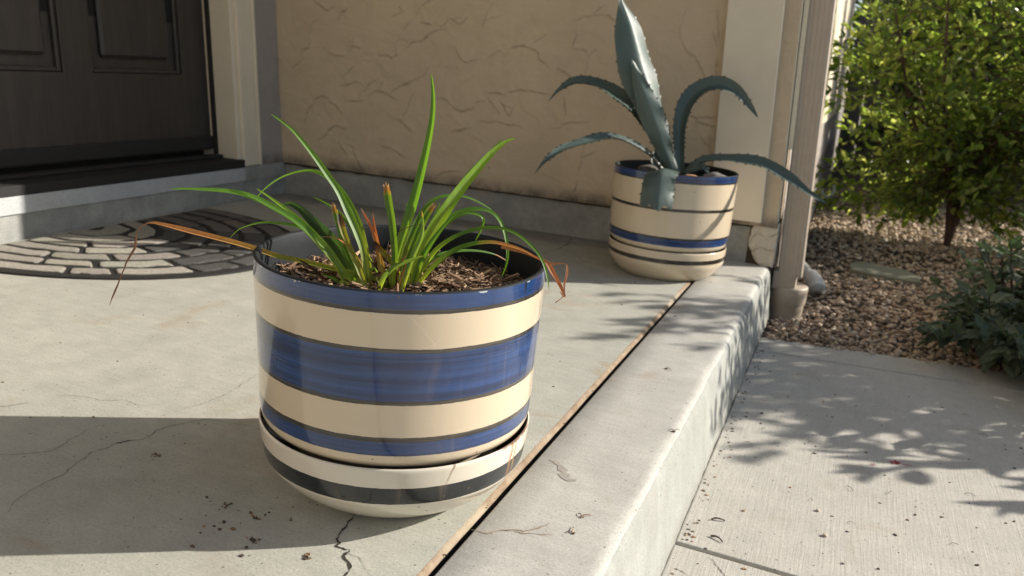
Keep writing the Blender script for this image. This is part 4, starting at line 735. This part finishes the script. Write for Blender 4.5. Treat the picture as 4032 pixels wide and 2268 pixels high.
# ------------------------------------------------------------------ strap leaf plant
camv = Vector(F)*-1; rv = Vector(R)
def blade(name, pts, width, face, colf, prof, mat, parent, n=34, fold=.35, teeth=0, thick=0, across=4, label=None, waves=0, tipcut=0, vein=0):
    P_ = catmull(pts[::-1] if False else pts, n); P_ = [Vector(p) for p in P_]
    hint = (camv*face[0]+Vector((0,0,1))*face[1]+rv*face[2]).normalized()
    V = []; Cc = []; Fc = []; tv = []; tf = []
    L_ = [0]
    for a, b in zip(P_, P_[1:]): L_.append(L_[-1]+(b-a).length)
    m_ = across*2+1
    sides = []
    for i, p in enumerate(P_):
        t = (P_[min(i+1,n)]-P_[max(i-1,0)]).normalized(); s = (rv-t*rv.dot(t)) if len(face) > 3 else t.cross(hint)
        s.normalize(); nn = s.cross(t).normalized(); u = i/n
        wd = width*.5*prof(u); sides.append((p, t, s, nn, wd))
        for j in range(-across, across+1):
            q = j/across; dz = fold*wd*(abs(q)**1.3)
            wv = waves*math.sin(u*23+q*2)*abs(q)**2
            tc_ = t*.016*float(tipcut)*noise.noise(Vector((q*2.7, 1.3, 0)))*max(0, (i-(n-14))/14) if tipcut else Vector()
            V.append(p+s*q*wd+nn*(dz+wv)+tc_); Cc.append(tuple(c_*(1+vein*(.5 if (j % 2) else -.5)+vein*noise.noise(Vector((q*6+width*900, u*5, 0)))) for c_ in colf(u, q)))
    for i in range(n):
        for j in range(m_-1): Fc.append((i*m_+j, i*m_+j+1, (i+1)*m_+j+1, (i+1)*m_+j))
    if thick:
        k = len(V)
        for i, (p, t, s, nn, wd) in enumerate(sides):
            for j in range(-across, across+1):
                q = j/across; V.append(V[i*m_+j+across]-nn*thick*(1-abs(q)**2.5)*min(1, wd*2/width*1.6+.1)); Cc.append(tuple(c_*.85 for c_ in colf(i/n, q)))
        for i in range(n):
            for j in range(m_-1): Fc.append((k+i*m_+j+1, k+i*m_+j, k+(i+1)*m_+j, k+(i+1)*m_+j+1))
    if teeth:
        s_ = teeth*1.5; rg_ = random.Random(int(L_[-1]*1e4))
        while s_ < L_[-1]*.90:
            i = min(range(n+1), key=lambda q: abs(L_[q]-s_)); p, t, s, nn, wd = sides[i]
            for sg in (-1, 1):
                if rg_.random() < .12: continue
                e = V[i*m_+(across+sg*across)]; h = rg_.uniform(.0035, .006)
                b0, b1 = e-t*.0055-s*sg*.002, e+t*.0035-s*sg*.002; tip = e+s*sg*h+t*h*rg_.uniform(.1, .6)
                k = len(V); V += [b0+nn*.001, b1+nn*.001, tip, b0-nn*.0012, b1-nn*.0012]
                Cc += [(.05,.06,.045)]*2+[(.04,.028,.022)]+[(.05,.06,.045)]*2
                tf += [(k, k+1, k+2, k+2), (k+4, k+3, k+2, k+2), (k+3, k, k+2, k+2)]
            s_ += teeth*rg_.uniform(.6, 1.35)
    me = bpy.data.meshes.new(name); me.from_pydata([tuple(v) for v in V], [], [tuple(q) for q in Fc]+[q[:3] for q in tf]); me.update()
    me.polygons.foreach_set('use_smooth', [i_ < len(Fc) for i_ in range(len(me.polygons))])
    a = me.color_attributes.new('col', 'FLOAT_COLOR', 'POINT')
    for i, c__ in enumerate(Cc): a.data[i].color = (*c__, 1)
    o = link_obj(name, me, mat, parent)
    if parent: o.matrix_parent_inverse = parent.matrix_world.inverted() if False else Matrix.Translation(-parent.location)
    if label: o['label'] = label
    return o
def lerp(a, b, t): t = max(0, min(1, t)); return tuple(a[i]+(b[i]-a[i])*t for i in range(3))
GR, GB, LM, DK = (.085,.20,.022), (.36,.42,.07), (.16,.31,.025), (.020,.06,.016)
OR, OY, BR, DB, PB = (.42,.15,.035), (.42,.30,.06), (.16,.07,.035), (.045,.022,.016), (.34,.24,.17)
def tipprof(u): return (1-.05*(1-u))*min(1, (1-u)**.55*1.25)*(.62+.38*min(1, u*4)) if u < 1 else .02
def stubprof(u): return (.75+.25*u) if u < .93 else .75
def dryprof(u): return max(.06, (.4+.9*abs(math.sin(u*9+1)))*(1-u*.7)*.6)
def col_green(u, q):
    c = lerp(GB, GR, u*2.6); c = lerp(c, (.10,.22,.035), 1-abs(q)*2.5 if abs(q) < .4 else 0); return c
def col_lime(u, q): return lerp((.28,.36,.05), LM, u*2.0) if abs(q) > .2 else lerp((.32,.40,.08), (.18,.30,.04), u*2)
def col_dark(u, q): return lerp((.10,.2,.03), DK, u*2)
def col_stub(u, q): return lerp(GB, (.09,.18,.02), u*3) if u < .90 else (lerp((.22,.20,.03), (.24,.09,.03), (u-.90)/.04) if u < .95 else lerp((.24,.10,.05), (.30,.22,.17), (u-.95)/.04))
def col_stubolive(u, q): return lerp(GB, (.20,.20,.02), u*2) if u < .82 else lerp((.20,.10,.02), DB, (u-.82)/.08)
def col_orange(u, q): return lerp((.45,.38,.10), OY, u*3) if u < .35 else lerp(OY, (.48,.17,.06), (u-.35)/.3) if u < .92 else PB
def col_dry(u, q): return lerp((.34,.22,.10), (.36,.17,.08), u*2) if u < .5 else lerp((.36,.17,.08), (.26,.16,.12), (u-.5)*3)
def col_dryo(u, q): return lerp((.42,.18,.07), (.33,.12,.05), u)
def col_tipdry(u, q): return col_green(u, q) if u < .55 else lerp((.22,.30,.04), (.48,.20,.06), (u-.55)/.15)
def col_tipred(u, q): return col_green(u, q) if u < .85 else lerp(GR, (.4,.12,.05), (u-.85)/.05)
def col_pale(u, q): return lerp(GB, (.16,.27,.07), u*3) if u < .93 else OY
def col_brown(u, q): return lerp(DB, (.09,.05,.035), u)
def col_long(u, q):
    if u < .36: return lerp((.16,.26,.03), (.38,.38,.04), u/.36)
    if u < .71: return lerp((.46,.32,.07), (.50,.25,.09), (u-.36)/.2)
    return lerp((.40,.22,.10), (.20,.12,.085), (u-.71)/.06)
def longprof(u): return 1.0 if u < .62 else max(.34, 1-(u-.62)*6) if u < .74 else (.36+.12*math.sin(u*40))*(1 if u < .95 else (1-u)*20+.05)
KINDS_ = {'green':(col_green,tipprof,'leaf','lily'),'lime':(col_lime,tipprof,'leaf','lily'),'dark':(col_dark,tipprof,'leaf','lily'),'stub':(col_stub,stubprof,'cut_leaf','lily'),
 'stubolive':(col_stubolive,stubprof,'cut_leaf','lily'),'orange':(col_orange,tipprof,'dry_leaf','dryleaf'),'dry':(col_dry,dryprof,'dry_leaf','dryleaf'),'dryo':(col_dryo,tipprof,'dry_leaf','dryleaf'),
 'tipdry':(col_tipdry,tipprof,'leaf','lily'),'tipred':(col_tipred,tipprof,'leaf','lily'),'pale':(col_pale,tipprof,'leaf','lily'),'drybrown':(col_brown,dryprof,'dry_leaf','dryleaf'),
 'longdry':(col_long,longprof,'dry_leaf','dryleaf')}
PL = {'tipdry':'green leaf whose end has turned orange','tipred':'thin green leaf with a red tip','longdry':'long leaf dried orange, drooping over the left side of the pot','dryo':'torn orange strip hanging over the rim','pale':'short pale green shoot'}
lily = thing('strap_leaf_plant', 'clump of green strap leaves with orange dry tips, growing in the front pot', 'plant', (-.01,-.03,.262))
for kind, pts, wd, face in blades:
    cf, pf, nm, mt_ = KINDS_[kind]; P0 = pts
    blade(nm, P0, wd*1.28, face, cf, pf, M[mt_], lily, n=44, fold=.45 if kind not in ('dry','longdry') else .8, across=5, tipcut=.35 if kind.startswith('stub') else 0, vein=.22, label=PL.get(kind))

rb_ = random.Random(17)
for k in range(18):
    cx_, cy_ = rb_.choice(((-.052,-.050),(.004,-.030),(-.02,-.04),(-.035,.0))); b = Vector((cx_+rb_.gauss(0,.010), cy_+rb_.gauss(0,.010), .262)); a = rb_.uniform(0, 2*PI); L_ = rb_.uniform(.025, .075); le = rb_.uniform(.2, 1.1)
    d = Vector((math.cos(a)*le, math.sin(a)*le, 1)).normalized(); e = b+d*L_+Vector((math.cos(a), math.sin(a), -.5))*L_*rb_.uniform(0,.35)
    kd = rb_.choice(('drybrown','drybrown','pale','green','drybrown','stubolive')); cf, pf, nm, mt_ = KINDS_[kd]
    blade(nm, [b[:], (b+d*L_*.5)[:], e[:]], rb_.uniform(.004, .009), (1, .2, rb_.uniform(-.6,.6)), cf, pf, M[mt_], lily, n=12, fold=.6, across=2, vein=.2)
# ------------------------------------------------------------------ agave
def col_ag(u, q):
    c = lerp((.055,.080,.055), (.062,.092,.080), u*2.2); c = lerp(c, (.082,.118,.106), 1-abs(q)*1.6)
    return lerp(c, (.10,.115,.085), (abs(q)-.93)/.07) if abs(q) > .93 else c
def agprof(u): 
    b = .42+.58*min(1, (u/.52))**1.2 if u < .52 else 1-((u-.52)/.48)**1.9
    return max(.02, b)
def mainprof(u):
    if u < .62: k = u/.62; return .36+.64*(k*k*(3-2*k))**.9
    return max(.02, 1-((u-.62)/.38)**2.0)
def frontprof(u):
    if u < .50: k = u/.50; return .50+.50*k*k*(3-2*k)
    return max(.02, 1-((u-.50)/.50)**1.7)
def cutprof(u): return (.62+.30*min(1, u/.4))+.08*math.sin(u*9)
ag_t = thing('agave', 'blue grey agave with spiny arching leaves growing in the pot by the corner board', 'agave', (p2[0], p2[1], .262))
AGP = {'front':(-.30,.004,.04,.003,frontprof),'main':(-.48,.0045,.05,.0035,mainprof),'arch':(.55,.003,.03,.002,agprof),'low':(.5,.003,.024,.0015,agprof),'cut':(.30,.004,.022,.004,cutprof),'small':(.4,.003,.02,0,agprof),'pale':(.4,.003,.02,0,agprof)}
for kind, pts, wd, face in agave:
    fo, thk, tee, wav, pf = AGP[kind]
    blade('leaf' if kind != 'cut' else 'cut_leaf', pts, wd*{'cut':1.0,'main':1.08,'front':1.0}.get(kind, 1.3), face, col_ag, pf, M['agave'], ag_t, n=70, fold=fo, teeth=.026 if kind in ('main', 'front') else .020, thick=thk, across=8, waves=wav, tipcut=(kind == 'cut'),
          label={'main':'tall upright agave leaf, sunlit on its right','front':'shorter dark upright leaf pressed against the tallest one','cut':'short leaf cut off ragged, hanging over the pot rim'}.get(kind))

# ------------------------------------------------------------------ shrubs
def leaf_cloud(name, P0, D, S, wr, mat, parent, fold=.25, upb=.5, curl=.12):
    """P0 bases (n,3) D directions (n,3) S lengths"""
    n = len(P0); D = D/np.linalg.norm(D, axis=1, keepdims=True)
    up = np.tile([0,0,1.0], (n, 1))*upb+rng.normal(0, .5, (n, 3)); side = np.cross(D, up); side /= np.linalg.norm(side, axis=1, keepdims=True)+1e-9
    nr = np.cross(side, D); S = S[:, None]; W_ = S*wr
    b = P0; t = P0+D*S-nr*S*curl
    l1, l2 = P0+D*S*.30+side*W_*.42+nr*W_*fold, P0+D*S*.68+side*W_*.40+nr*W_*fold-nr*S*curl*.4
    r1, r2 = P0+D*S*.30-side*W_*.42+nr*W_*fold, P0+D*S*.68-side*W_*.40+nr*W_*fold-nr*S*curl*.4
    V = np.stack([b, r1, r2, t, l2, l1], 1).reshape(-1, 3); i = np.arange(n)*6
    Fc = np.concatenate([np.stack([i, i+1, i+2, i+3], 1), np.stack([i, i+3, i+4, i+5], 1)])
    return np_mesh(name, V, Fc, mat, parent, smooth=False)
def shrub(label, loc, cen, rad, ntw, llen, mat, bark, leaves_per=13, wr=.46, seed=1, group=None, cat='shrub', name='shrub', floor=None, trunk_r=.018, twl=.22, zfloor=.08):
    g2 = np.random.default_rng(seed); rr = random.Random(seed); t = thing(name, label, cat, loc, group); base = Vector(loc)
    bm = bmesh.new(); cen = Vector(cen)
    stems = []
    for k in range(7):
        a = 2*PI*k/7+rr.uniform(-.3,.3); top = cen+Vector((rad[0]*.6*math.cos(a), rad[1]*.6*math.sin(a), rad[2]*rr.uniform(.1,.75)))
        P_ = catmull([(0,0,0), (Vector((0,0,.25*rad[2]))+(top-base)*.18)[:], ((top-base)*.55+Vector((0,0,-.06)))[:], (top-base)[:]], 10)
        add_tube(bm, P_, trunk_r*rr.uniform(.5,1), .004, 6); stems.append(P_)
    B0 = []; BD = []; BS = []
    for k in range(ntw):
        d = Vector((rr.gauss(0,1), rr.gauss(0,1), rr.gauss(0,1))).normalized(); rad_ = rr.random()**.33
        bump_ = 1+.28*noise.noise(d*2.2+Vector((seed*3.1,0,0)))
        e = cen+Vector((d.x*rad[0], d.y*rad[1], d.z*rad[2]))*rad_*bump_-base
        if e.z < zfloor: e.z = zfloor+rr.random()*.16
        if floor and (e.x+base.x) < floor: continue
        if noise.noise((e+base)*3.6+Vector((seed*1.7, 0, 0))) < -.18: continue
        st = rr.choice(stems); s0 = min(st[3:], key=lambda q: (q-e).length+rr.random()*.15)
        dv = (e-s0); 
        if dv.length > twl*2.4: s0 = e-dv.normalized()*twl*2.4; dv = e-s0
        mid = s0+dv*.5+Vector((rr.uniform(-.03,.03), rr.uniform(-.03,.03), -.02)); e2 = e+Vector((0,0,rr.uniform(.0,.06)))
        P_ = catmull([s0[:], mid[:], e2[:]], 6); add_tube(bm, P_, .0028, .0012, 3)
        nl = leaves_per; Pn = np.array([q[:] for q in catmull([s0[:], mid[:], e2[:]], nl)])
        for j in range(2, nl+1):
            tg = Pn[j]-Pn[j-1]; tg /= np.linalg.norm(tg)+1e-9
            a = j*2.4+k; perp = np.cross(tg, [.3,.2,1]); perp /= np.linalg.norm(perp)+1e-9; pp = np.cross(tg, perp)
            for q in range(1 if j < nl else 3):
                aa = a+q*2.1; dd = tg*(.75 if j < nl else 1.3)+(perp*math.cos(aa)+pp*math.sin(aa))*.9+np.array([0,0,.25])+g2.normal(0,.22,3)
                B0.append(Pn[j]); BD.append(dd); BS.append(llen*g2.choice((.55,.8,1.0,1.25))*g2.uniform(.85,1.1))
    from_bm('branches', bm, bark, t)
    leaf_cloud('foliage', np.array(B0), np.array(BD), np.array(BS), wr, mat, t)
    return t
shrub('bright green small leaved shrub arching over the gravel, left side thin', (1.00,3.62,-.17), (.98,3.62,.54), (.86,.48,.90), 960, .053, M['leaf'], M['bark'], seed=3, floor=.335, group='garden shrubs')
shrub('dense glossy green shrub filling the right side behind the low sage plants', (1.62,3.95,-.17), (1.62,3.70,.42), (.60,.45,.50), 420, .054, M['leaf'], M['bark'], seed=8, group='garden shrubs')
shrub('dark leaved shrub rising behind the bright green one, next to the house', (.95,5.3,-.17), (1.0,5.3,.7), (.70,.40,.95), 800, .060, M['leafd'], M['barkd'], seed=12, floor=.45, group='garden shrubs', leaves_per=13)
shrub('tall dark shrub behind, at the far right of the garden', (2.1,5.7,-.17), (2.1,5.7,.8), (.80,.5,1.0), 800, .060, M['leafd'], M['barkd'], seed=15, group='garden shrubs', leaves_per=13)
shrub('airy young shrub beside the path whose leaves dapple the porch', (2.05,2.30,-.17), (2.05,2.22,.56), (.40,.56,.56), 360, .050, M['leaf'], M['bark'], seed=21, group='garden shrubs', leaves_per=12)
shrub('shrub beside the path, shading the gravel', (2.15,3.10,-.17), (2.15,3.15,.62), (.55,.42,.75), 300, .045, M['leaf'], M['bark'], seed=22, group='garden shrubs', leaves_per=12)
shrub('low shrub at the edge of the path, right of the frame', (1.95,1.62,-.17), (1.86,1.66,.16), (.46,.42,.38), 300, .062, M['leafd'], M['bark'], seed=23, group='garden shrubs', leaves_per=11)

# low sage plants with big soft leaves
def big_leaf(bmv, bmf, base, d, L_, wd, droop, seed):
    d = d.normalized(); side = d.cross(Vector((0,0,1))); 
    if side.length < 1e-3: side = Vector((1,0,0))
    side.normalize(); up0 = side.cross(d); rr = random.Random(seed); n, m_ = 9, 3; k0 = len(bmv)
    side = (side+up0*rr.uniform(-.5,.5)).normalized(); p = base.copy(); dd = d.copy()
    for i in range(n+1):
        u = i/n; w_ = wd*.5*(math.sin(PI*min(1, u*.93+.05))**.75)*(1.05-.25*u)
        up = side.cross(dd).normalized()
        for j in range(-m_, m_+1):
            q = j/m_; rip = .0022*math.sin(u*26+abs(q)*3)*abs(q)+.0025*math.sin(u*9+q*4+seed)
            bmv.append(p+side*q*w_+up*(abs(q)*w_*.35+rip))
        p = p+dd*L_/n; dd = (dd+Vector((0,0,-droop/n))).normalized()
    mm_ = 2*m_+1
    for i in range(n):
        for j in range(mm_-1): bmf.append((k0+i*mm_+j, k0+i*mm_+j+1, k0+(i+1)*mm_+j+1, k0+(i+1)*mm_+j))
def sage(label, x, y, n, h, spread, seed, Lr=(.06,.105), mat='sage', bias=(0,0)):
    t = thing('sage_plant', label, 'plant', (x, y, -.168), 'broad leaved low plants by the path'); rr = random.Random(seed); V = []; Fc = []; bm = bmesh.new(); k = 0
    for s in range(n):
        a = rr.uniform(0, 2*PI); r = spread*rr.random()**.6; bq = rr.random(); top = Vector((r*math.cos(a)+bias[0]*bq, r*math.sin(a)+bias[1]*bq, h*(1-.55*(r/spread)**2)*rr.uniform(.6,1.1)))
        P_ = catmull([(r*.25*math.cos(a), r*.25*math.sin(a), 0), (r*.7*math.cos(a), r*.7*math.sin(a), top.z*.6), top[:]], 6); add_tube(bm, P_, .0028, .0018, 5)
        for q in range(8):
            f_ = .35+.65*q/7; b = P_[int(f_*6)]; aa = q*2.5+s; sz = rr.uniform(*Lr)*(1.1-.45*f_*(q/7))
            el_ = .15+.9*(q/7)**2; d = Vector((math.cos(aa)*math.cos(el_)+.5*math.cos(a), math.sin(aa)*math.cos(el_)+.5*math.sin(a), math.sin(el_)))
            big_leaf(V, Fc, b, d, sz, sz*rr.uniform(.42,.52), rr.uniform(.5,1.3), k); k += 1
    from_bm('stems', bm, M['bark'], t); np_mesh('foliage', [v[:] for v in V], Fc, M[mat], t, smooth=True)
    return t
sage('dusty green broad leaved plant drooping over the concrete at the far right', 1.01, 1.66, 40, .24, .23, 1, (.07, .12), bias=(0,-.33))
sage('grey green broad leaved plant behind the one on the concrete', 1.08, 2.02, 36, .34, .26, 2)
sage('taller broad leaved plant on the gravel below the glossy shrub', 1.30, 2.50, 30, .42, .30, 3)
sage('broad leaved plant right of the others, shading the path', 1.22, 1.66, 40, .36, .28, 4, (.075, .12), bias=(-.04,-.36))
sage('broad leaved plant farthest back under the glossy shrub', 1.5, 3.1, 18, .30, .22, 5)
# fence added to hide bright sky, trees behind it ------------------------------------------
fence = thing('backdrop_fence', 'added board fence hiding the sky behind the dark shrubs', 'fence', (0,0,0))
bm = bmesh.new()
for k in range(46): x = .36+k*.15; add_box(bm, x, x+.142, 7.0, 7.02, -.2, 1.75+.01*math.sin(k*3), bev=0)
from_bm('board_panel', bm, M['wood'], fence)
for x in (.4, 2.8, 5.2): box('fence_post', (x, x+.09, 7.021, 7.11, -.2, 1.82), M['wood'], fence)
for z in (.1, 1.3): box('fence_rail', (.36, 7.2, 7.0205-.06, 6.9995, z, z+.09), M['wood'], fence)
for i, (x, y, s, lb) in enumerate(((1.2, 8.6, 1.3, 'broad dark tree beyond the fence, left'), (3.9, 8.4, 1.5, 'broad dark tree beyond the fence, right'))):
    shrub(lb, (x, y, -.2), (x, y, 2.0), (1.7, .9, 1.6), 700, .10, M['leafd'], M['barkd'], seed=30+i, group='trees beyond the fence', cat='tree', name='tree', leaves_per=12, trunk_r=.08, twl=.3, zfloor=.6)

# ------------------------------------------------------------------ litter
def crumb(bm, p, s, rr, z):
    n = rr.randint(3, 5); a0 = rr.uniform(0, 2*PI); top = [bm.verts.new((p[0]+s*rr.uniform(.5,1)*math.cos(a0+2*PI*k/n)*rr.choice((1,1.6)), p[1]+s*rr.uniform(.5,1)*math.sin(a0+2*PI*k/n), z+.0004+s*rr.uniform(.1,.6))) for k in range(n)]
    bot = [bm.verts.new((v.co.x*1.0, v.co.y, z)) for v in top]; bm.faces.new(top)
    for k in range(n): bm.faces.new((bot[k], bot[(k+1)%n], top[(k+1)%n], top[k]))
def twig(bm, p, L_, a, z, rr, r=.0006):
    d = Vector((math.cos(a), math.sin(a), 0)); q = Vector((p[0], p[1], z+r))
    pts = [q+d*L_*t+Vector((-d.y, d.x, 0))*L_*.12*math.sin(t*4+a)+Vector((0,0,.002*math.sin(t*PI))) for t in (0,.3,.6,1)]
    add_tube(bm, pts, r, r*.6, 4)
rr = random.Random(11); bm = bmesh.new()
for _ in range(240):
    x, y = .36+rr.random()**1.1*1.2, -.2+rr.random()*1.5; z = PZ+(.001 if y < .27 else 0)
    if abs(y-.272) < .012: continue
    crumb(bm, (x, y), rr.choice((.0010,.0016,.0022,.0032)), rr, z)
for _ in range(170):
    y = -.3+rr.random()*1.7; x = .350+abs(rr.gauss(0, .014)); crumb(bm, (x, y), rr.uniform(.001,.0032), rr, PZ)
for _ in range(42): twig(bm, (.38+rr.random()*.9, -.1+rr.random()*1.3), rr.uniform(.006,.020), rr.uniform(0,6.28), PZ+.001, rr, .0005)
for _ in range(260): y = 1.6+rr.random()**1.4*2.6; crumb(bm, (.36+rr.random()*(.9), y), rr.uniform(.004,.011), rr, gz(.7, y)+.012)
for _ in range(150): crumb(bm, (.345+rr.random()*.25, 1.44+rr.random()*.14+.03), rr.uniform(.002,.007), rr, PZ+.001)
tag(from_bm('path_litter', bm, M['litter']), 'dark crumbs and twigs scattered on the concrete path', 'litter', kind='stuff')
bm = bmesh.new()
for _ in range(110):
    x, y = rr.uniform(-1.2, .31), rr.uniform(-.45, 1.55)
    if math.hypot(x, y) < .15 or math.hypot(x-p2[0], y-p2[1]) < .15 or abs(x-JX) < .02: continue
    crumb(bm, (x, y), rr.choice((.0008,.0011,.0016,.0024)), rr, 0)
for _ in range(24): crumb(bm, (-.10+rr.gauss(0,.05)-.06*rr.random(), -.20+rr.gauss(0,.035)), rr.choice((.0008,.0012,.002,.0028)), rr, 0)
for x, y in ((-.085,-.175),(-.06,-.215),(-.135,-.17),(-.30,-.12),(.015,-.215)):
    for _ in range(9): crumb(bm, (x+rr.gauss(0,.004), y+rr.gauss(0,.003)), rr.uniform(.001,.003), rr, 0)
for _ in range(90): crumb(bm, (JX-.006+rr.uniform(-.012,.004), rr.uniform(-.3, 1.4)), rr.uniform(.0008,.002), rr, -.004)
for x, y, a in ((.26,.02,1.0),(.262,-.02,2.0),(.235,.62,-.4),(.31,.34,1.2)):
    twig(bm, (x, y), .014, a, 0, rr, .0008); twig(bm, (x, y), .010, a+1.4, 0, rr, .0007); crumb(bm, (x, y), .003, rr, 0)
tag(from_bm('porch_litter', bm, M['litter']), 'tiny dark specks and dry bits on the porch slab', 'litter', kind='stuff')
fl = thing('fallen_flower', 'small crimson dried flower lying on the sunny path', 'flower', (.675,.779,PZ))
bm = bmesh.new()
for k in range(9):
    a = k*.75; d = Vector((math.cos(a), math.sin(a)*.6, rr.uniform(.1,.6))).normalized(); s = Vector((-d.y, d.x, 0)); L_ = rr.uniform(.007,.014)
    v = [bm.verts.new(q) for q in (Vector((0,0,.002)), d*L_*.6+s*.003, d*L_, d*L_*.6-s*.003)]; bm.faces.new(v)
from_bm('petals', bm, M['red'], fl)
bm = bmesh.new(); add_tube(bm, [Vector((0,0,.003)), Vector((.015,-.002,.002)), Vector((.030,.003,.001))], .0008, .0005, 5); from_bm('stem', bm, M['red'], fl)
fl2 = thing('fallen_petal', 'tiny crimson petal fragment left of the dried flower on the path', 'petal', (.635,.745,PZ))
bm = bmesh.new()
for k in range(5):
    a = k*1.3; d = Vector((math.cos(a), math.sin(a), .4)).normalized(); s = Vector((-d.y, d.x, 0)); v = [bm.verts.new(q) for q in (Vector((0,0,.001)), d*.004+s*.0015, d*.006, d*.004-s*.0015)]; bm.faces.new(v)
from_bm('petals', bm, M['red'], fl2)
def pebble(x, y, s, lb, z=PZ):
    bm = bmesh.new(); bmesh.ops.create_icosphere(bm, subdivisions=2, radius=s)
    for v in bm.verts: v.co *= 1+.25*noise.noise(v.co*300); v.co.z *= .55
    o = from_bm('pebble', bm, M['gravel'], None); o.location = (x, y, z+s*.5); tag(o, lb, 'pebble', 'stray pebbles on the path')
pebble(.412,.178,.0060,'stray brown pebble past the joint, nearest the bottom edge'); pebble(.56,.42,.0042,'stray tan pebble on the sunny path'); pebble(.545,.50,.0036,'smaller tan pebble behind the tan one')
for i, (x, y, a) in enumerate(((.385,.375,.5),(.392,.325,-.4))):
    bm = bmesh.new(); twig(bm, (0,0), .022, a, 0, rr, .0018); o = from_bm('twig', bm, M['barkd']); o.location = (x, y, PZ); tag(o, ('short tan twig near the step, farther one', 'short tan twig near the step, nearer one')[i], 'twig', 'short twigs beside the step')
